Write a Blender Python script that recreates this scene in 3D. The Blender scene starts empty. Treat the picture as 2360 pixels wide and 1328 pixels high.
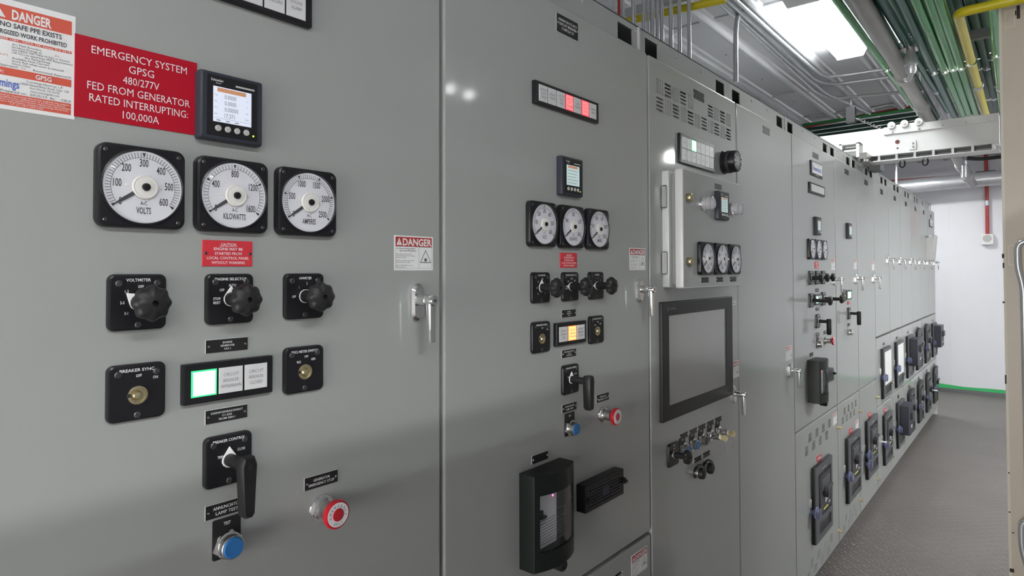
import bpy, math, random
from mathutils import Matrix, Vector
from mathutils.geometry import tessellate_polygon
PI = math.pi
C = bpy.context.scene.collection
sc = bpy.context.scene
random.seed(7)

# ---------------------------------------------------------------- camera
cam = bpy.data.objects.new('camera', bpy.data.cameras.new('camera'))
C.objects.link(cam)
cam.data.sensor_width = 36.0
cam.data.lens = 1446.2 / 2360 * 36
cam.data.shift_y = -(664 - 595.57) / 2360
cam.data.clip_start = 0.02
yaw, pit, rol = 0.6973, 0.0206, -0.0029
fw = Vector((math.cos(yaw)*math.cos(pit), math.sin(yaw)*math.cos(pit), math.sin(pit)))
rt = Vector((math.sin(yaw), -math.cos(yaw), 0)); up = rt.cross(fw)
r2 = rt*math.cos(rol) + up*math.sin(rol); u2 = up*math.cos(rol) - rt*math.sin(rol)
cam.matrix_world = Matrix(((r2.x, u2.x, -fw.x, -0.9128), (r2.y, u2.y, -fw.y, -0.9554), (r2.z, u2.z, -fw.z, 1.74), (0, 0, 0, 1)))
sc.camera = cam

# ---------------------------------------------------------------- world and exposure
DAY_FILL = 16.0           # fill daylight through a doorway added unseen behind the camera
w = bpy.data.worlds.new('world'); sc.world = w; w.use_nodes = True
w.node_tree.nodes['Background'].inputs[0].default_value = (1.0, 0.97, 0.92, 1)
w.node_tree.nodes['Background'].inputs[1].default_value = DAY_FILL
sc.view_settings.view_transform = 'Standard'
sc.view_settings.look = 'None'
sc.view_settings.exposure = 0.0
sc.view_settings.gamma = 1.0
LAMP = 30.0; TK = 8.5; TK2 = 7.0          # radiance of the fluorescent lenses

# ---------------------------------------------------------------- materials
MATS = {}
def mat(name, col, rough=0.5, metal=0.0, emit=None, es=1.0, coat=0.0, noise=0.0, nscale=8.0, bump=0.0, bscale=200.0, alpha=None, trans=0.0, coatr=0.05, spec=0.5):
    m = bpy.data.materials.new(name); m.use_nodes = True
    nt = m.node_tree; b = nt.nodes['Principled BSDF']
    b.inputs['Base Color'].default_value = (*col, 1)
    b.inputs['Roughness'].default_value = rough
    b.inputs['Metallic'].default_value = metal
    b.inputs['Specular IOR Level'].default_value = spec
    b.inputs['Coat Weight'].default_value = coat
    b.inputs['Coat Roughness'].default_value = coatr
    if emit:
        b.inputs['Emission Color'].default_value = (*emit, 1); b.inputs['Emission Strength'].default_value = es
    if trans: b.inputs['Transmission Weight'].default_value = trans
    if noise or bump:
        tc = nt.nodes.new('ShaderNodeTexCoord')
        n = nt.nodes.new('ShaderNodeTexNoise'); n.inputs['Scale'].default_value = nscale; n.inputs['Detail'].default_value = 4
        nt.links.new(tc.outputs['Object'], n.inputs['Vector'])
        if noise:
            mx = nt.nodes.new('ShaderNodeMix'); mx.data_type = 'RGBA'
            mx.inputs[6].default_value = (*[c*(1-noise) for c in col], 1); mx.inputs[7].default_value = (*[min(1, c*(1+noise)) for c in col], 1)
            nt.links.new(n.outputs['Fac'], mx.inputs[0]); nt.links.new(mx.outputs[2], b.inputs['Base Color'])
        if bump:
            n2 = nt.nodes.new('ShaderNodeTexNoise'); n2.inputs['Scale'].default_value = bscale; n2.inputs['Detail'].default_value = 2
            nt.links.new(tc.outputs['Object'], n2.inputs['Vector'])
            bp = nt.nodes.new('ShaderNodeBump'); bp.inputs['Strength'].default_value = bump; bp.inputs['Distance'].default_value = 0.001
            nt.links.new(n2.outputs['Fac'], bp.inputs['Height']); nt.links.new(bp.outputs['Normal'], b.inputs['Normal'])
    if alpha is not None:
        tr = nt.nodes.new('ShaderNodeBsdfTransparent'); tr.inputs[0].default_value = (*col, 1)
        gl = nt.nodes.new('ShaderNodeBsdfGlossy'); gl.inputs['Roughness'].default_value = rough
        lw = nt.nodes.new('ShaderNodeLayerWeight'); lw.inputs['Blend'].default_value = 0.5
        pw = nt.nodes.new('ShaderNodeMath'); pw.operation = 'POWER'; pw.inputs[1].default_value = 4.0
        ma = nt.nodes.new('ShaderNodeMath'); ma.operation = 'MULTIPLY_ADD'; ma.inputs[1].default_value = 0.55; ma.inputs[2].default_value = 0.025
        nt.links.new(lw.outputs['Facing'], pw.inputs[0]); nt.links.new(pw.outputs[0], ma.inputs[0])
        mxs = nt.nodes.new('ShaderNodeMixShader')
        nt.links.new(ma.outputs[0], mxs.inputs[0]); nt.links.new(tr.outputs[0], mxs.inputs[1]); nt.links.new(gl.outputs[0], mxs.inputs[2])
        nt.links.new(mxs.outputs[0], nt.nodes['Material Output'].inputs['Surface'])
    MATS[name] = m
    return m
GREY = mat('grey enamel', (0.30, 0.312, 0.30), 0.45, coat=0.6, coatr=0.07, noise=0.02, nscale=2.0, bump=0.03, bscale=260)
GREYM = mat('grey enamel trim', (0.32, 0.33, 0.32), 0.35, coat=0.2, coatr=0.1)
LGREY = mat('light grey enamel', (0.52, 0.53, 0.53), 0.35, coat=0.2)
INTER = mat('dark interior', (0.015, 0.015, 0.016), 0.7)
PLINTH = mat('plinth paint', (0.02, 0.02, 0.02), 0.6)
BLACK = mat('black plastic', (0.012, 0.012, 0.014), 0.28, bump=0.05, bscale=900, spec=0.25)
BLACKM = mat('black moulded plastic', (0.016, 0.016, 0.017), 0.42, spec=0.25)
DKGREEN = mat('black cover plastic', (0.008, 0.011, 0.010), 0.38, spec=0.2)
SLATE = mat('slate plastic', (0.030, 0.033, 0.045), 0.38, spec=0.2)
CHAR = mat('charcoal plastic', (0.042, 0.042, 0.046), 0.42, spec=0.25)
CHAR2 = mat('grey breaker plastic', (0.085, 0.088, 0.096), 0.45, spec=0.25)
WHITE = mat('white paint mark', (0.8, 0.8, 0.8), 0.5)
IVORY = mat('dial white', (0.80, 0.80, 0.82), 0.5, spec=0.2)
HUBW = mat('ivory plastic', (0.78, 0.765, 0.71), 0.35)
WINW = mat('white lamp window', (0.62, 0.62, 0.63), 0.35)
DINK = mat('dark ink', (0.03, 0.03, 0.035), 0.6)
MINK = mat('grey ink', (0.22, 0.22, 0.24), 0.6)
NEEDLE = mat('needle grey', (0.05, 0.052, 0.055), 0.5)
RED = mat('red sign plastic', (0.36, 0.003, 0.015), 0.4, spec=0.2)
RED2 = mat('red laminate', (0.55, 0.03, 0.045), 0.35)
REDINK = mat('red ink', (0.55, 0.075, 0.04), 0.5)
DRED = mat('danger red ink', (0.36, 0.035, 0.03), 0.5)
BLUEINK = mat('blue ink', (0.06, 0.12, 0.45), 0.5)
STICK = mat('white sticker', (0.74, 0.74, 0.74), 0.45)
CHROME = mat('chrome', (0.80, 0.80, 0.80), 0.10, 1.0)
STEEL = mat('brushed steel', (0.50, 0.49, 0.47), 0.3, 1.0)
DSCREW = mat('dark screw', (0.09, 0.09, 0.095), 0.28, 0.7)
BRASS = mat('brass', (0.55, 0.48, 0.30), 0.3, 0.9)
BUTTON = mat('grey button', (0.42, 0.42, 0.40), 0.4)
BLUE = mat('blue button', (0.02, 0.15, 0.42), 0.35)
REDB = mat('red button', (0.5, 0.008, 0.02), 0.3, coat=0.3)
CLEAR = mat('clear cover', (0.97, 0.97, 0.98), 0.03, alpha=1)
SMOKE = mat('smoked cover', (0.55, 0.57, 0.57), 0.05, alpha=1)
BLUEGL = mat('blue clear plastic', (0.48, 0.54, 0.85), 0.10, trans=0.85)
CLEARP = mat('clear plastic', (0.9, 0.9, 0.95), 0.12, trans=0.8)
LCD = mat('meter screen', (0.55, 0.58, 0.65), 0.2, emit=(0.70, 0.75, 0.92), es=0.45)
LCDG = mat('pale green screen', (0.4, 0.5, 0.5), 0.2, emit=(0.62, 0.80, 0.78), es=0.38)
LCDT = mat('teal screen bar', (0.1, 0.3, 0.3), 0.2, emit=(0.2, 0.5, 0.5), es=0.4)
ORNG = mat('orange screen bar', (0.4, 0.16, 0.06), 0.3, emit=(0.62, 0.36, 0.24), es=0.35)
GLED = mat('green led', (0.2, 0.5, 0.05), 0.3, emit=(0.45, 1.0, 0.05), es=2.0)
RLED = mat('red led', (0.5, 0.05, 0.1), 0.3, emit=(1.0, 0.12, 0.28), es=4.0)
EGRN = mat('lit green window', (0.1, 0.5, 0.2), 0.3, emit=(0.0, 0.75, 0.2), es=1.3)
EGRNC = mat('lit window centre', (0.6, 0.8, 0.7), 0.3, emit=(0.85, 1.0, 0.92), es=2.6)
ERED = mat('lit red window', (0.5, 0.05, 0.06), 0.3, emit=(1.0, 0.05, 0.10), es=1.0)
EREDC = mat('lit red window centre', (0.5, 0.15, 0.15), 0.3, emit=(1.0, 0.24, 0.25), es=0.85)
EORG = mat('lit orange window', (0.6, 0.3, 0.1), 0.3, emit=(1.0, 0.22, 0.04), es=1.2)
EORGC = mat('lit orange window centre', (0.8, 0.5, 0.2), 0.3, emit=(1.0, 0.62, 0.22), es=1.1)
HMI = mat('dark touchscreen glass', (0.27, 0.262, 0.25), 0.22, coat=0.5)
WALLW = mat('white wall panel', (0.70, 0.70, 0.74), 0.55, noise=0.03, nscale=3)
CEILW = mat('white ceiling sheet', (0.56, 0.56, 0.59), 0.45, noise=0.03, nscale=3)
BEAMW = mat('white beam paint', (0.66, 0.66, 0.67), 0.4)
GALV = mat('galvanized steel', (0.55, 0.56, 0.585), 0.33, 0.6, noise=0.15, nscale=14)
GALVD = mat('dark galvanized steel', (0.16, 0.165, 0.17), 0.45, 0.6)
PIPEG = mat('grey iron pipe', (0.36, 0.35, 0.34), 0.45, 0.4, noise=0.1, nscale=20)
GREEN = mat('green conduit paint', (0.045, 0.27, 0.075), 0.24, 0.35, noise=0.15, nscale=10)
GREEND = mat('dark green conduit paint', (0.010, 0.055, 0.036), 0.45, 0.1, noise=0.15, nscale=10)
TEAL = mat('teal conduit paint', (0.03, 0.12, 0.10), 0.3, 0.35, noise=0.12, nscale=10)
YEL = mat('yellow conduit paint', (0.62, 0.52, 0.02), 0.3, noise=0.06, nscale=12)
DKRED = mat('dark red mark', (0.12, 0.02, 0.022), 0.5)
REDP = mat('red conduit paint', (0.36, 0.03, 0.035), 0.35, noise=0.08, nscale=12)
BEIGE = mat('beige door paint', (0.55, 0.485, 0.40), 0.4, noise=0.05, nscale=4)
BEIGEL = mat('beige worn edge', (0.66, 0.61, 0.52), 0.45)
CHIP = mat('paint chip rust', (0.03, 0.02, 0.015), 0.7)
TAPE = mat('green tape', (0.04, 0.42, 0.13), 0.5)
RUBBER = mat('black rubber', (0.01, 0.01, 0.01), 0.5)
PAPER = mat('clear document sleeve', (0.42, 0.42, 0.42), 0.25, 0.2)
YTAG = mat('yellow mark', (0.75, 0.75, 0.10), 0.5)
LENS = mat('lit fluorescent lens', (0.9, 0.9, 0.9), 0.4, emit=(0.97, 1.0, 0.985), es=LAMP)
TUBE = mat('glowing fluorescent tube', (0.9, 0.9, 0.9), 0.4, emit=(0.97, 1.0, 0.985), es=LAMP*TK)
TUBE2 = mat('glowing fluorescent strip', (0.9, 0.9, 0.9), 0.4, emit=(0.97, 1.0, 0.985), es=LAMP*TK2)
# tread plate floor
FLOOR = mat('tread plate floor', (0.16, 0.143, 0.135), 0.45, 0.2, noise=0.16, nscale=2.2)
def tread():
    nt = FLOOR.node_tree; b = nt.nodes['Principled BSDF']
    tc = nt.nodes.new('ShaderNodeTexCoord')
    def wave(rot, shift):
        mp = nt.nodes.new('ShaderNodeMapping'); mp.inputs['Rotation'].default_value = (0, 0, rot); mp.inputs['Location'].default_value = (shift, shift, 0)
        nt.links.new(tc.outputs['Object'], mp.inputs['Vector'])
        sp = nt.nodes.new('ShaderNodeSeparateXYZ'); nt.links.new(mp.outputs[0], sp.inputs[0])
        out = []
        for ax, k in ((0, 2*PI/0.06), (1, 2*PI/0.03)):
            a = nt.nodes.new('ShaderNodeMath'); a.operation = 'MULTIPLY'; a.inputs[1].default_value = k; nt.links.new(sp.outputs[ax], a.inputs[0])
            s = nt.nodes.new('ShaderNodeMath'); s.operation = 'SINE'; nt.links.new(a.outputs[0], s.inputs[0]); out.append(s)
        m = nt.nodes.new('ShaderNodeMath'); m.operation = 'ADD'; nt.links.new(out[0].outputs[0], m.inputs[0]); nt.links.new(out[1].outputs[0], m.inputs[1])
        r = nt.nodes.new('ShaderNodeMapRange'); r.inputs[1].default_value = 0.9; r.inputs[2].default_value = 1.5; nt.links.new(m.outputs[0], r.inputs[0])
        return r
    a = wave(PI/4, 0.0); c = wave(-PI/4, 0.0212)
    mx = nt.nodes.new('ShaderNodeMath'); mx.operation = 'MAXIMUM'; nt.links.new(a.outputs[0], mx.inputs[0]); nt.links.new(c.outputs[0], mx.inputs[1])
    bp = nt.nodes.new('ShaderNodeBump'); bp.inputs['Strength'].default_value = 0.8; bp.inputs['Distance'].default_value = 0.004
    nt.links.new(mx.outputs[0], bp.inputs['Height']); nt.links.new(bp.outputs['Normal'], b.inputs['Normal'])
tread()

# ---------------------------------------------------------------- mesh building
def rr(cx, cy, w, h, r=0.0, n=5):
    if r <= 1e-6: return [(cx+w/2, cy-h/2), (cx+w/2, cy+h/2), (cx-w/2, cy+h/2), (cx-w/2, cy-h/2)]
    o = []
    for qx, qy, a0 in ((1, -1, -PI/2), (1, 1, 0), (-1, 1, PI/2), (-1, -1, PI)):
        for i in range(n+1):
            a = a0 + i*PI/2/n
            o.append((cx + qx*(w/2-r) + r*math.cos(a), cy + qy*(h/2-r) + r*math.sin(a)))
    return o
def circ(cx, cy, r, n=24): return [(cx+r*math.cos(2*PI*i/n), cy+r*math.sin(2*PI*i/n)) for i in range(n)]
TXT = {}
def textgeo(s, bold):
    k = (s, bold)
    if k not in TXT:
        cu = bpy.data.curves.new('t', 'FONT'); cu.body = s; cu.size = 1; cu.resolution_u = 2; cu.offset = bold
        ob = bpy.data.objects.new('t', cu); C.objects.link(ob)
        me = bpy.data.meshes.new_from_object(ob.evaluated_get(bpy.context.evaluated_depsgraph_get()))
        vs = [tuple(v.co) for v in me.vertices]; fs = [tuple(p.vertices) for p in me.polygons]
        bpy.data.objects.remove(ob); bpy.data.curves.remove(cu); bpy.data.meshes.remove(me)
        x0 = min((v[0] for v in vs), default=0); x1 = max((v[0] for v in vs), default=0)
        TXT[k] = ([(v[0]-(x0+x1)/2, v[1]-0.36) for v in vs], fs, x1-x0)
    return TXT[k]
class G:
    def __init__(g): g.v = []; g.f = []; g.mi = []; g.sm = []; g.ms = []; g.cur = 0; g.m = None
    def use(g, m):
        if m not in g.ms: g.ms.append(m)
        g.cur = g.ms.index(m); return g
    def add(g, vs, fs, smooth=False):
        k = len(g.v)
        if g.m: vs = [tuple(g.m @ Vector(v)) for v in vs]
        g.v += vs
        for f in fs: g.f.append([k+i for i in f]); g.mi.append(g.cur); g.sm.append(smooth)
        return g
    def box(g, x0, x1, y0, y1, z0, z1):
        return g.add([(x, y, z) for z in (z0, z1) for y in (y0, y1) for x in (x0, x1)], [(0, 2, 3, 1), (4, 5, 7, 6), (0, 1, 5, 4), (2, 6, 7, 3), (0, 4, 6, 2), (1, 3, 7, 5)])
    def loops(g, ls, cap0=True, cap1=True):
        n = len(ls[0]); vs = [p for l in ls for p in l]; fs = []
        for k in range(len(ls)-1):
            for i in range(n): j = (i+1) % n; fs.append((k*n+i, k*n+j, (k+1)*n+j, (k+1)*n+i))
        g.add(vs, fs, True); k = len(g.v)-len(vs); caps = ([list(reversed(range(n)))] if cap0 else []) + ([[(len(ls)-1)*n+i for i in range(n)]] if cap1 else [])
        for c in caps: g.f.append([k+i for i in c]); g.mi.append(g.cur); g.sm.append(False)
        return g
    def prism(g, loop, z0, z1): return g.loops([[(x, y, z) for x, y in loop] for z in (z0, z1)])
    def plate(g, cx, cy, w, h, z0, z1, r=0.0, c=0.0, holes=(), hd=None, n=5):
        ir = lambda q: max(r-q, 2e-6) if r > 1e-6 else 0
        rim = [(rr(cx, cy, w, h, r, n), z0)]
        if c: rim += [(rr(cx, cy, w, h, r, n), z1-c), (rr(cx, cy, w-0.6*c, h-0.6*c, ir(0.3*c), n), z1-0.3*c), (rr(cx, cy, w-2*c, h-2*c, ir(c), n), z1)]
        else: rim += [(rr(cx, cy, w, h, r, n), z1)]
        ls = [[(x, y, z) for x, y in l] for l, z in rim]
        g.loops(ls, cap0=not holes, cap1=not holes)
        if holes:
            top = ls[-1]
            polys = [[Vector(p) for p in top]] + [[Vector((x, y, z1)) for x, y in h2] for h2 in holes]
            tri = tessellate_polygon(polys)
            flat = [tuple(p) for l in polys for p in l]
            g.add(flat, [(a, b, c2) for a, b, c2 in tri])
            d = hd if hd else z1-z0
            for h2 in holes: g.loops([[(x, y, z1) for x, y in h2], [(x, y, z1-d) for x, y in h2]], False, False)
        return g
    def lathe(g, cx, cy, prof, n=24, lobes=0, amp=0.0, ph=0.0):
        ls = []
        for r, z in prof:
            ls.append([(cx+r*(1+(amp*math.cos(lobes*a) if lobes else 0))*math.cos(a), cy+r*(1+(amp*math.cos(lobes*a) if lobes else 0))*math.sin(a), z) for a in [ph+2*PI*i/n for i in range(n)]])
        return g.loops(ls)
    def tube(g, pts, r, n=10):
        pts = [Vector(p) for p in pts]; ls = []; pn = None
        for i, p in enumerate(pts):
            t = (pts[min(i+1, len(pts)-1)] - pts[max(i-1, 0)]).normalized()
            if pn is None: pn = t.cross(Vector((0.13, 0.37, 0.92))).normalized()
            pn = (pn - t*pn.dot(t)).normalized(); b = t.cross(pn)
            rad = r[i] if isinstance(r, (list, tuple)) else r
            ls.append([tuple(p + rad*(math.cos(2*PI*k/n)*pn + math.sin(2*PI*k/n)*b)) for k in range(n)])
        return g.loops(ls)
    def txt(g, s, x, y, h, z, w=None, rot=0.0, sx=0.86, bold=0.0, al='c'):
        vs, fs, tw = textgeo(s, bold)
        if not vs: return g
        sz = h/0.72; kx = sz*sx if w is None else w/max(tw, 1e-6)
        if al == 'l': x += kx*tw/2
        if al == 'r': x -= kx*tw/2
        ca, sa = math.cos(rot), math.sin(rot)
        return g.add([(x + a*kx*ca - b*sz*sa, y + a*kx*sa + b*sz*ca, z) for a, b in vs], fs)
    def mesh(g, name):
        me = bpy.data.meshes.new(name); me.from_pydata(g.v, [], g.f)
        for m in g.ms: me.materials.append(m)
        me.polygons.foreach_set('material_index', g.mi); me.polygons.foreach_set('use_smooth', g.sm)
        me.update()
        import bmesh
        bm = bmesh.new(); bm.from_mesh(me); bmesh.ops.recalc_face_normals(bm, faces=bm.faces[:]); bm.to_mesh(me); bm.free()
        me.set_sharp_from_angle(angle=math.radians(34)); me.polygons.foreach_set('use_smooth', g.sm); me.update()
        return me
def U(m): return G().use(m)
def arc(pts, rad, n=6):
    """polyline with rounded corners"""
    P = [Vector(p) for p in pts]; o = [P[0]]
    for i in range(1, len(P)-1):
        a = (P[i-1]-P[i]); b = (P[i+1]-P[i]); d = min(rad, a.length*0.49, b.length*0.49)
        A = P[i]+a.normalized()*d; B = P[i]+b.normalized()*d
        for k in range(n+1):
            t = k/n; o.append(A*(1-t)**2 + P[i]*2*t*(1-t) + B*t*t)
    return o + [P[-1]]
FACE = (PI/2, 0, 0)        # local x right along the row, local y up, local z out into the aisle
def thing(name, label, cat, loc=(0, 0, 0), rot=(0, 0, 0), group=None):
    o = bpy.data.objects.new(name, None); C.objects.link(o); o.location = loc; o.rotation_euler = rot; o.empty_display_size = 0.05
    o['label'] = label; o['category'] = cat
    if group: o['group'] = group
    return o
def part(name, g, parent, label=None, kind=None):
    o = bpy.data.objects.new(name, g if isinstance(g, bpy.types.Mesh) else g.mesh(name)); C.objects.link(o); o.parent = parent
    if label: o['label'] = label
    if kind: o['kind'] = kind
    return o
def solo(name, g, label, cat, loc=(0, 0, 0), rot=(0, 0, 0), group=None):
    o = bpy.data.objects.new(name, g.mesh(name)); C.objects.link(o); o.location = loc; o.rotation_euler = rot
    o['label'] = label; o['category'] = cat
    if group: o['group'] = group
    return o
def struct(name, g):
    o = bpy.data.objects.new(name, g.mesh(name)); C.objects.link(o); o['kind'] = 'structure'; return o
def at(s, z, d=0.0): return (s, -d, z)
def dup(root, loc, label, group=None):
    r = root.copy(); C.objects.link(r); r.location = loc; r['label'] = label
    if group: r['group'] = group
    for ch in list(root.children):
        c = ch.copy(); C.objects.link(c); c.parent = r
        for gc in ch.children:
            d = gc.copy(); C.objects.link(d); d.parent = c
    return r

# ---------------------------------------------------------------- room shell
ZC = 3.36
struct('floor', U(FLOOR).box(-3.6, 10.0, -4.2, 1.9, -0.08, 0.0))
struct('wall_back', U(WALLW).box(10.0, 10.1, -4.2, 1.9, 0.0, ZC))
struct('wall_left', U(WALLW).box(-3.6, 10.0, 1.8, 1.9, 0.0, ZC))
struct('wall_right', U(WALLW).box(-3.6, 10.0, -4.3, -4.2, 0.0, ZC))
struct('wall_front', U(WALLW).box(-3.7, -3.6, -4.2, -1.32, 0.0, ZC).box(-3.7, -3.6, -0.06, 1.9, 0.0, ZC).box(-3.7, -3.6, -1.32, -0.06, 2.12, ZC))  # doorway opening is added, out of view, to let fill light in
struct('ground', U(LGREY).box(-9.0, -3.7, -5.0, 3.0, -0.10, -0.02))  # unseen ground outside the added doorway
pl = bpy.data.lights.new('fill_doorway_portal', 'AREA'); pl.shape = 'RECTANGLE'; pl.size = 2.12; pl.size_y = 1.26; pl.cycles.is_portal = True
po = bpy.data.objects.new('fill_doorway_portal', pl); C.objects.link(po); po.location = (-3.65, -0.69, 1.06); po.rotation_euler = (0, -PI/2, 0)
# ribbed sheet ceiling: flat pans with narrow ribs hanging down, seams across
g = U(CEILW).box(-3.6, 10.0, -4.2, 1.9, ZC, ZC+0.06)
y = 1.56
while y > -4.1:
    for x0, x1 in ((-3.6, 10.0),):
        g.loops([[(x, y-0.045, ZC+0.001), (x, y-0.018, ZC-0.045), (x, y+0.018, ZC-0.045), (x, y+0.045, ZC+0.001)] for x in (x0, x1)])
    y -= 0.305
for x in (-1.2, 0.9, 3.0, 5.1, 6.5, 7.9, 9.3): g.box(x-0.03, x+0.03, -4.2, 1.8, ZC-0.012, ZC+0.001)
struct('ceiling', g)
g = U(DINK)
for x in (0.6, 1.4, 2.2, 2.9, 3.7, 4.5, 5.4, 6.2):
    for y in (1.42, 1.11, 0.81, 0.5, -0.1): g.lathe(x, y, [(0.006, ZC-0.004), (0.004, ZC+0.002)], 8)
struct('trim_1', g)
# unseen cabinet row opposite as one block; its top edge shades the lower fronts
struct('row_opposite', U(WALLW).box(-3.4, 2.5, -2.1, -1.32, 0.0, 2.29))
# back wall skirting with green tape
struct('baseboard_back', U(GALVD).box(9.97, 10.001, -4.0, 1.8, 0.0, 0.052))
g = U(TAPE); n = 40
for i in range(n):
    y0 = -3.5 + 5.2*i/n; y1 = -3.5 + 5.2*(i+1)/n; h = lambda y: 0.098 + 0.006*math.sin(y*5) + 0.005*math.sin(y*11)
    g.add([(9.996, y0, 0.048), (9.996, y1, 0.048), (9.996, y1, h(y1)), (9.996, y0, h(y0))], [(0, 1, 2, 3)])
    g.add([(9.991, y0, 0.048), (9.991, y1, 0.048), (9.991, y1, h(y1)), (9.991, y0, h(y0))], [(3, 2, 1, 0)])
tp = solo('tape', g, 'green masking tape strip along the foot of the white back wall', 'tape')
g = U(WALLW)
for y in (-1.2, 0.02): g.box(9.994, 10.001, y-0.006, y+0.006, 0.1, ZC)
struct('trim_2', g)
# ---------------------------------------------------------------- device builders (local: x right, y up, z out)
def screw(x, y, z, r=0.004, m=None, ang=0.6):
    g = U(m or DSCREW).lathe(x, y, [(r, z), (r, z+0.0008), (r*0.7, z+0.0018)], 14)
    g.use(INTER); k = len(g.v); g.box(-r*0.75, r*0.75, -r*0.12, r*0.12, 0, 0.0004)
    ca, sa = math.cos(ang), math.sin(ang)
    g.v[k:] = [(x+a*ca-b*sa, y+a*sa+b*ca, z+0.0016+c) for a, b, c in g.v[k:]]
    return g
MC = {}
def cached(k, f):
    if k not in MC: MC[k] = f()
    return MC[k]
def dial_meter(label, s, z, vals, unit, d=0.0, group='dial meters', cross=False):
    t = thing('dial_meter', label, 'meter', at(s, z, d), FACE, group=group)
    W = 0.112; R = 0.0485; n = len(vals)
    part('case', cached('mcase', lambda: U(BLACK).plate(0, 0, W, 0.113, -0.001, 0.014, 0.013, 0.004).lathe(0, 0, [(0.053, 0.0135), (0.0525, 0.0165), (0.0505, 0.0172), (0.0498, 0.0142)], 56).mesh('case')), t)
    def dial():
        g = U(IVORY).lathe(0, 0, [(0.0497, 0.0138), (0.0497, 0.0150)], 56)
        return g.mesh('dial')
    dl = part('dial', cached('mdial', dial), t)
    def marks():
        g = U(DINK); A0 = math.radians(215); SW = math.radians(250); N = 50 if n != 5 else 40
        for i in range(N+1):
            a = A0 - SW*i/N; maj = (i*(n-1)) % N == 0
            r0, r1 = (R*0.83, R*0.97); wd = 0.0022 if maj else 0.00035
            ca, sa = math.cos(a), math.sin(a)
            if maj: q = [(r0, 0.0), (r1, wd), (r1, -wd)]
            else: q = [(r0, wd), (r0, -wd), (r1, -wd), (r1, wd)]
            g.add([(x*ca-y2*sa, x*sa+y2*ca, 0.0153) for x, y2 in q], [tuple(range(len(q)))])
        for i, v in enumerate(vals):
            a = A0 - SW*i/(n-1); rd = R*0.69
            if i in (0, n-1): rd = R*0.74 if i == 0 else R*0.66
            g.txt(v, rd*math.cos(a)*0.98, rd*math.sin(a), 0.0108, 0.0153, sx=0.52, bold=0.012)
        g.txt('A-C', 0, -R*0.45, 0.0055, 0.0153, sx=0.65, bold=0.01); g.txt(unit, 0, -R*0.66, 0.0090, 0.0153, sx=0.5, bold=0.012)
        for rr_, wd in ((R*0.83, 0.00025),):
            for i in range(60):
                a, b = A0 - SW*i/60, A0 - SW*(i+1)/60
                g.add([(q*math.cos(c), q*math.sin(c), 0.0153) for q, c in ((rr_-wd, a), (rr_+wd, a), (rr_+wd, b), (rr_-wd, b))], [(0, 1, 2, 3)])
        return g.mesh('scale_markings')
    part('scale_markings', cached('mmk'+unit, marks), dl)
    def ndl():
        a = math.radians(215); g = U(NEEDLE); ca, sa = math.cos(a), math.sin(a)
        q = [(0.0, 0.0026), (R*0.62, 0.0022), (R*0.95, 0.0004), (R*0.95, -0.0004), (R*0.62, -0.0022), (0.0, -0.0026)]
        return g.prism([(x*ca-y2*sa, x*sa+y2*ca) for x, y2 in q], 0.0164, 0.0170).mesh('needle')
    part('needle', cached('mndl', ndl), t)
    part('hub', cached('mhub', lambda: U(HUBW).lathe(0.001, 0, [(0.0165, 0.0160), (0.0165, 0.0182), (0.0150, 0.0192), (0.0140, 0.0186), (0.0085, 0.0194), (0.008, 0.0194)], 32).lathe(-0.021, 0.001, [(0.0024, 0.0150), (0.0018, 0.0165)], 10).lathe(0.021, 0.001, [(0.0024, 0.0150), (0.0018, 0.0165)], 10).mesh('hub')), t)
    part('hub_screw', cached('mhs', lambda: U(BLACK).lathe(0.0015, 0, [(0.0055, 0.019), (0.005, 0.0222), (0.003, 0.0226), (0.0028, 0.0215)], 16).mesh('hub_screw')), t)
    for sx in (-1, 1):
        for sy in (-1, 1): part('screw', cached('msc%d%d' % (sx, sy), lambda: screw(sx*0.046, sy*0.0465, 0.0138, 0.003).mesh('screw')), t)
    if cross:
        part('cross_bar', U(IVORY).box(-0.001, 0.001, -R, R, 0.0195, 0.0205), t); 
        if cross > 1: part('cross_bar', U(IVORY).box(-R, R, -0.0035, 0.0035, 0.0196, 0.0206), t)
    part('glass_cover', cached('mgl', lambda: U(CLEAR).lathe(0, 0, [(0.050, 0.0160), (0.0485, 0.0225), (0.044, 0.0240)], 48).mesh('glass_cover')), t)
    return t
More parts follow.
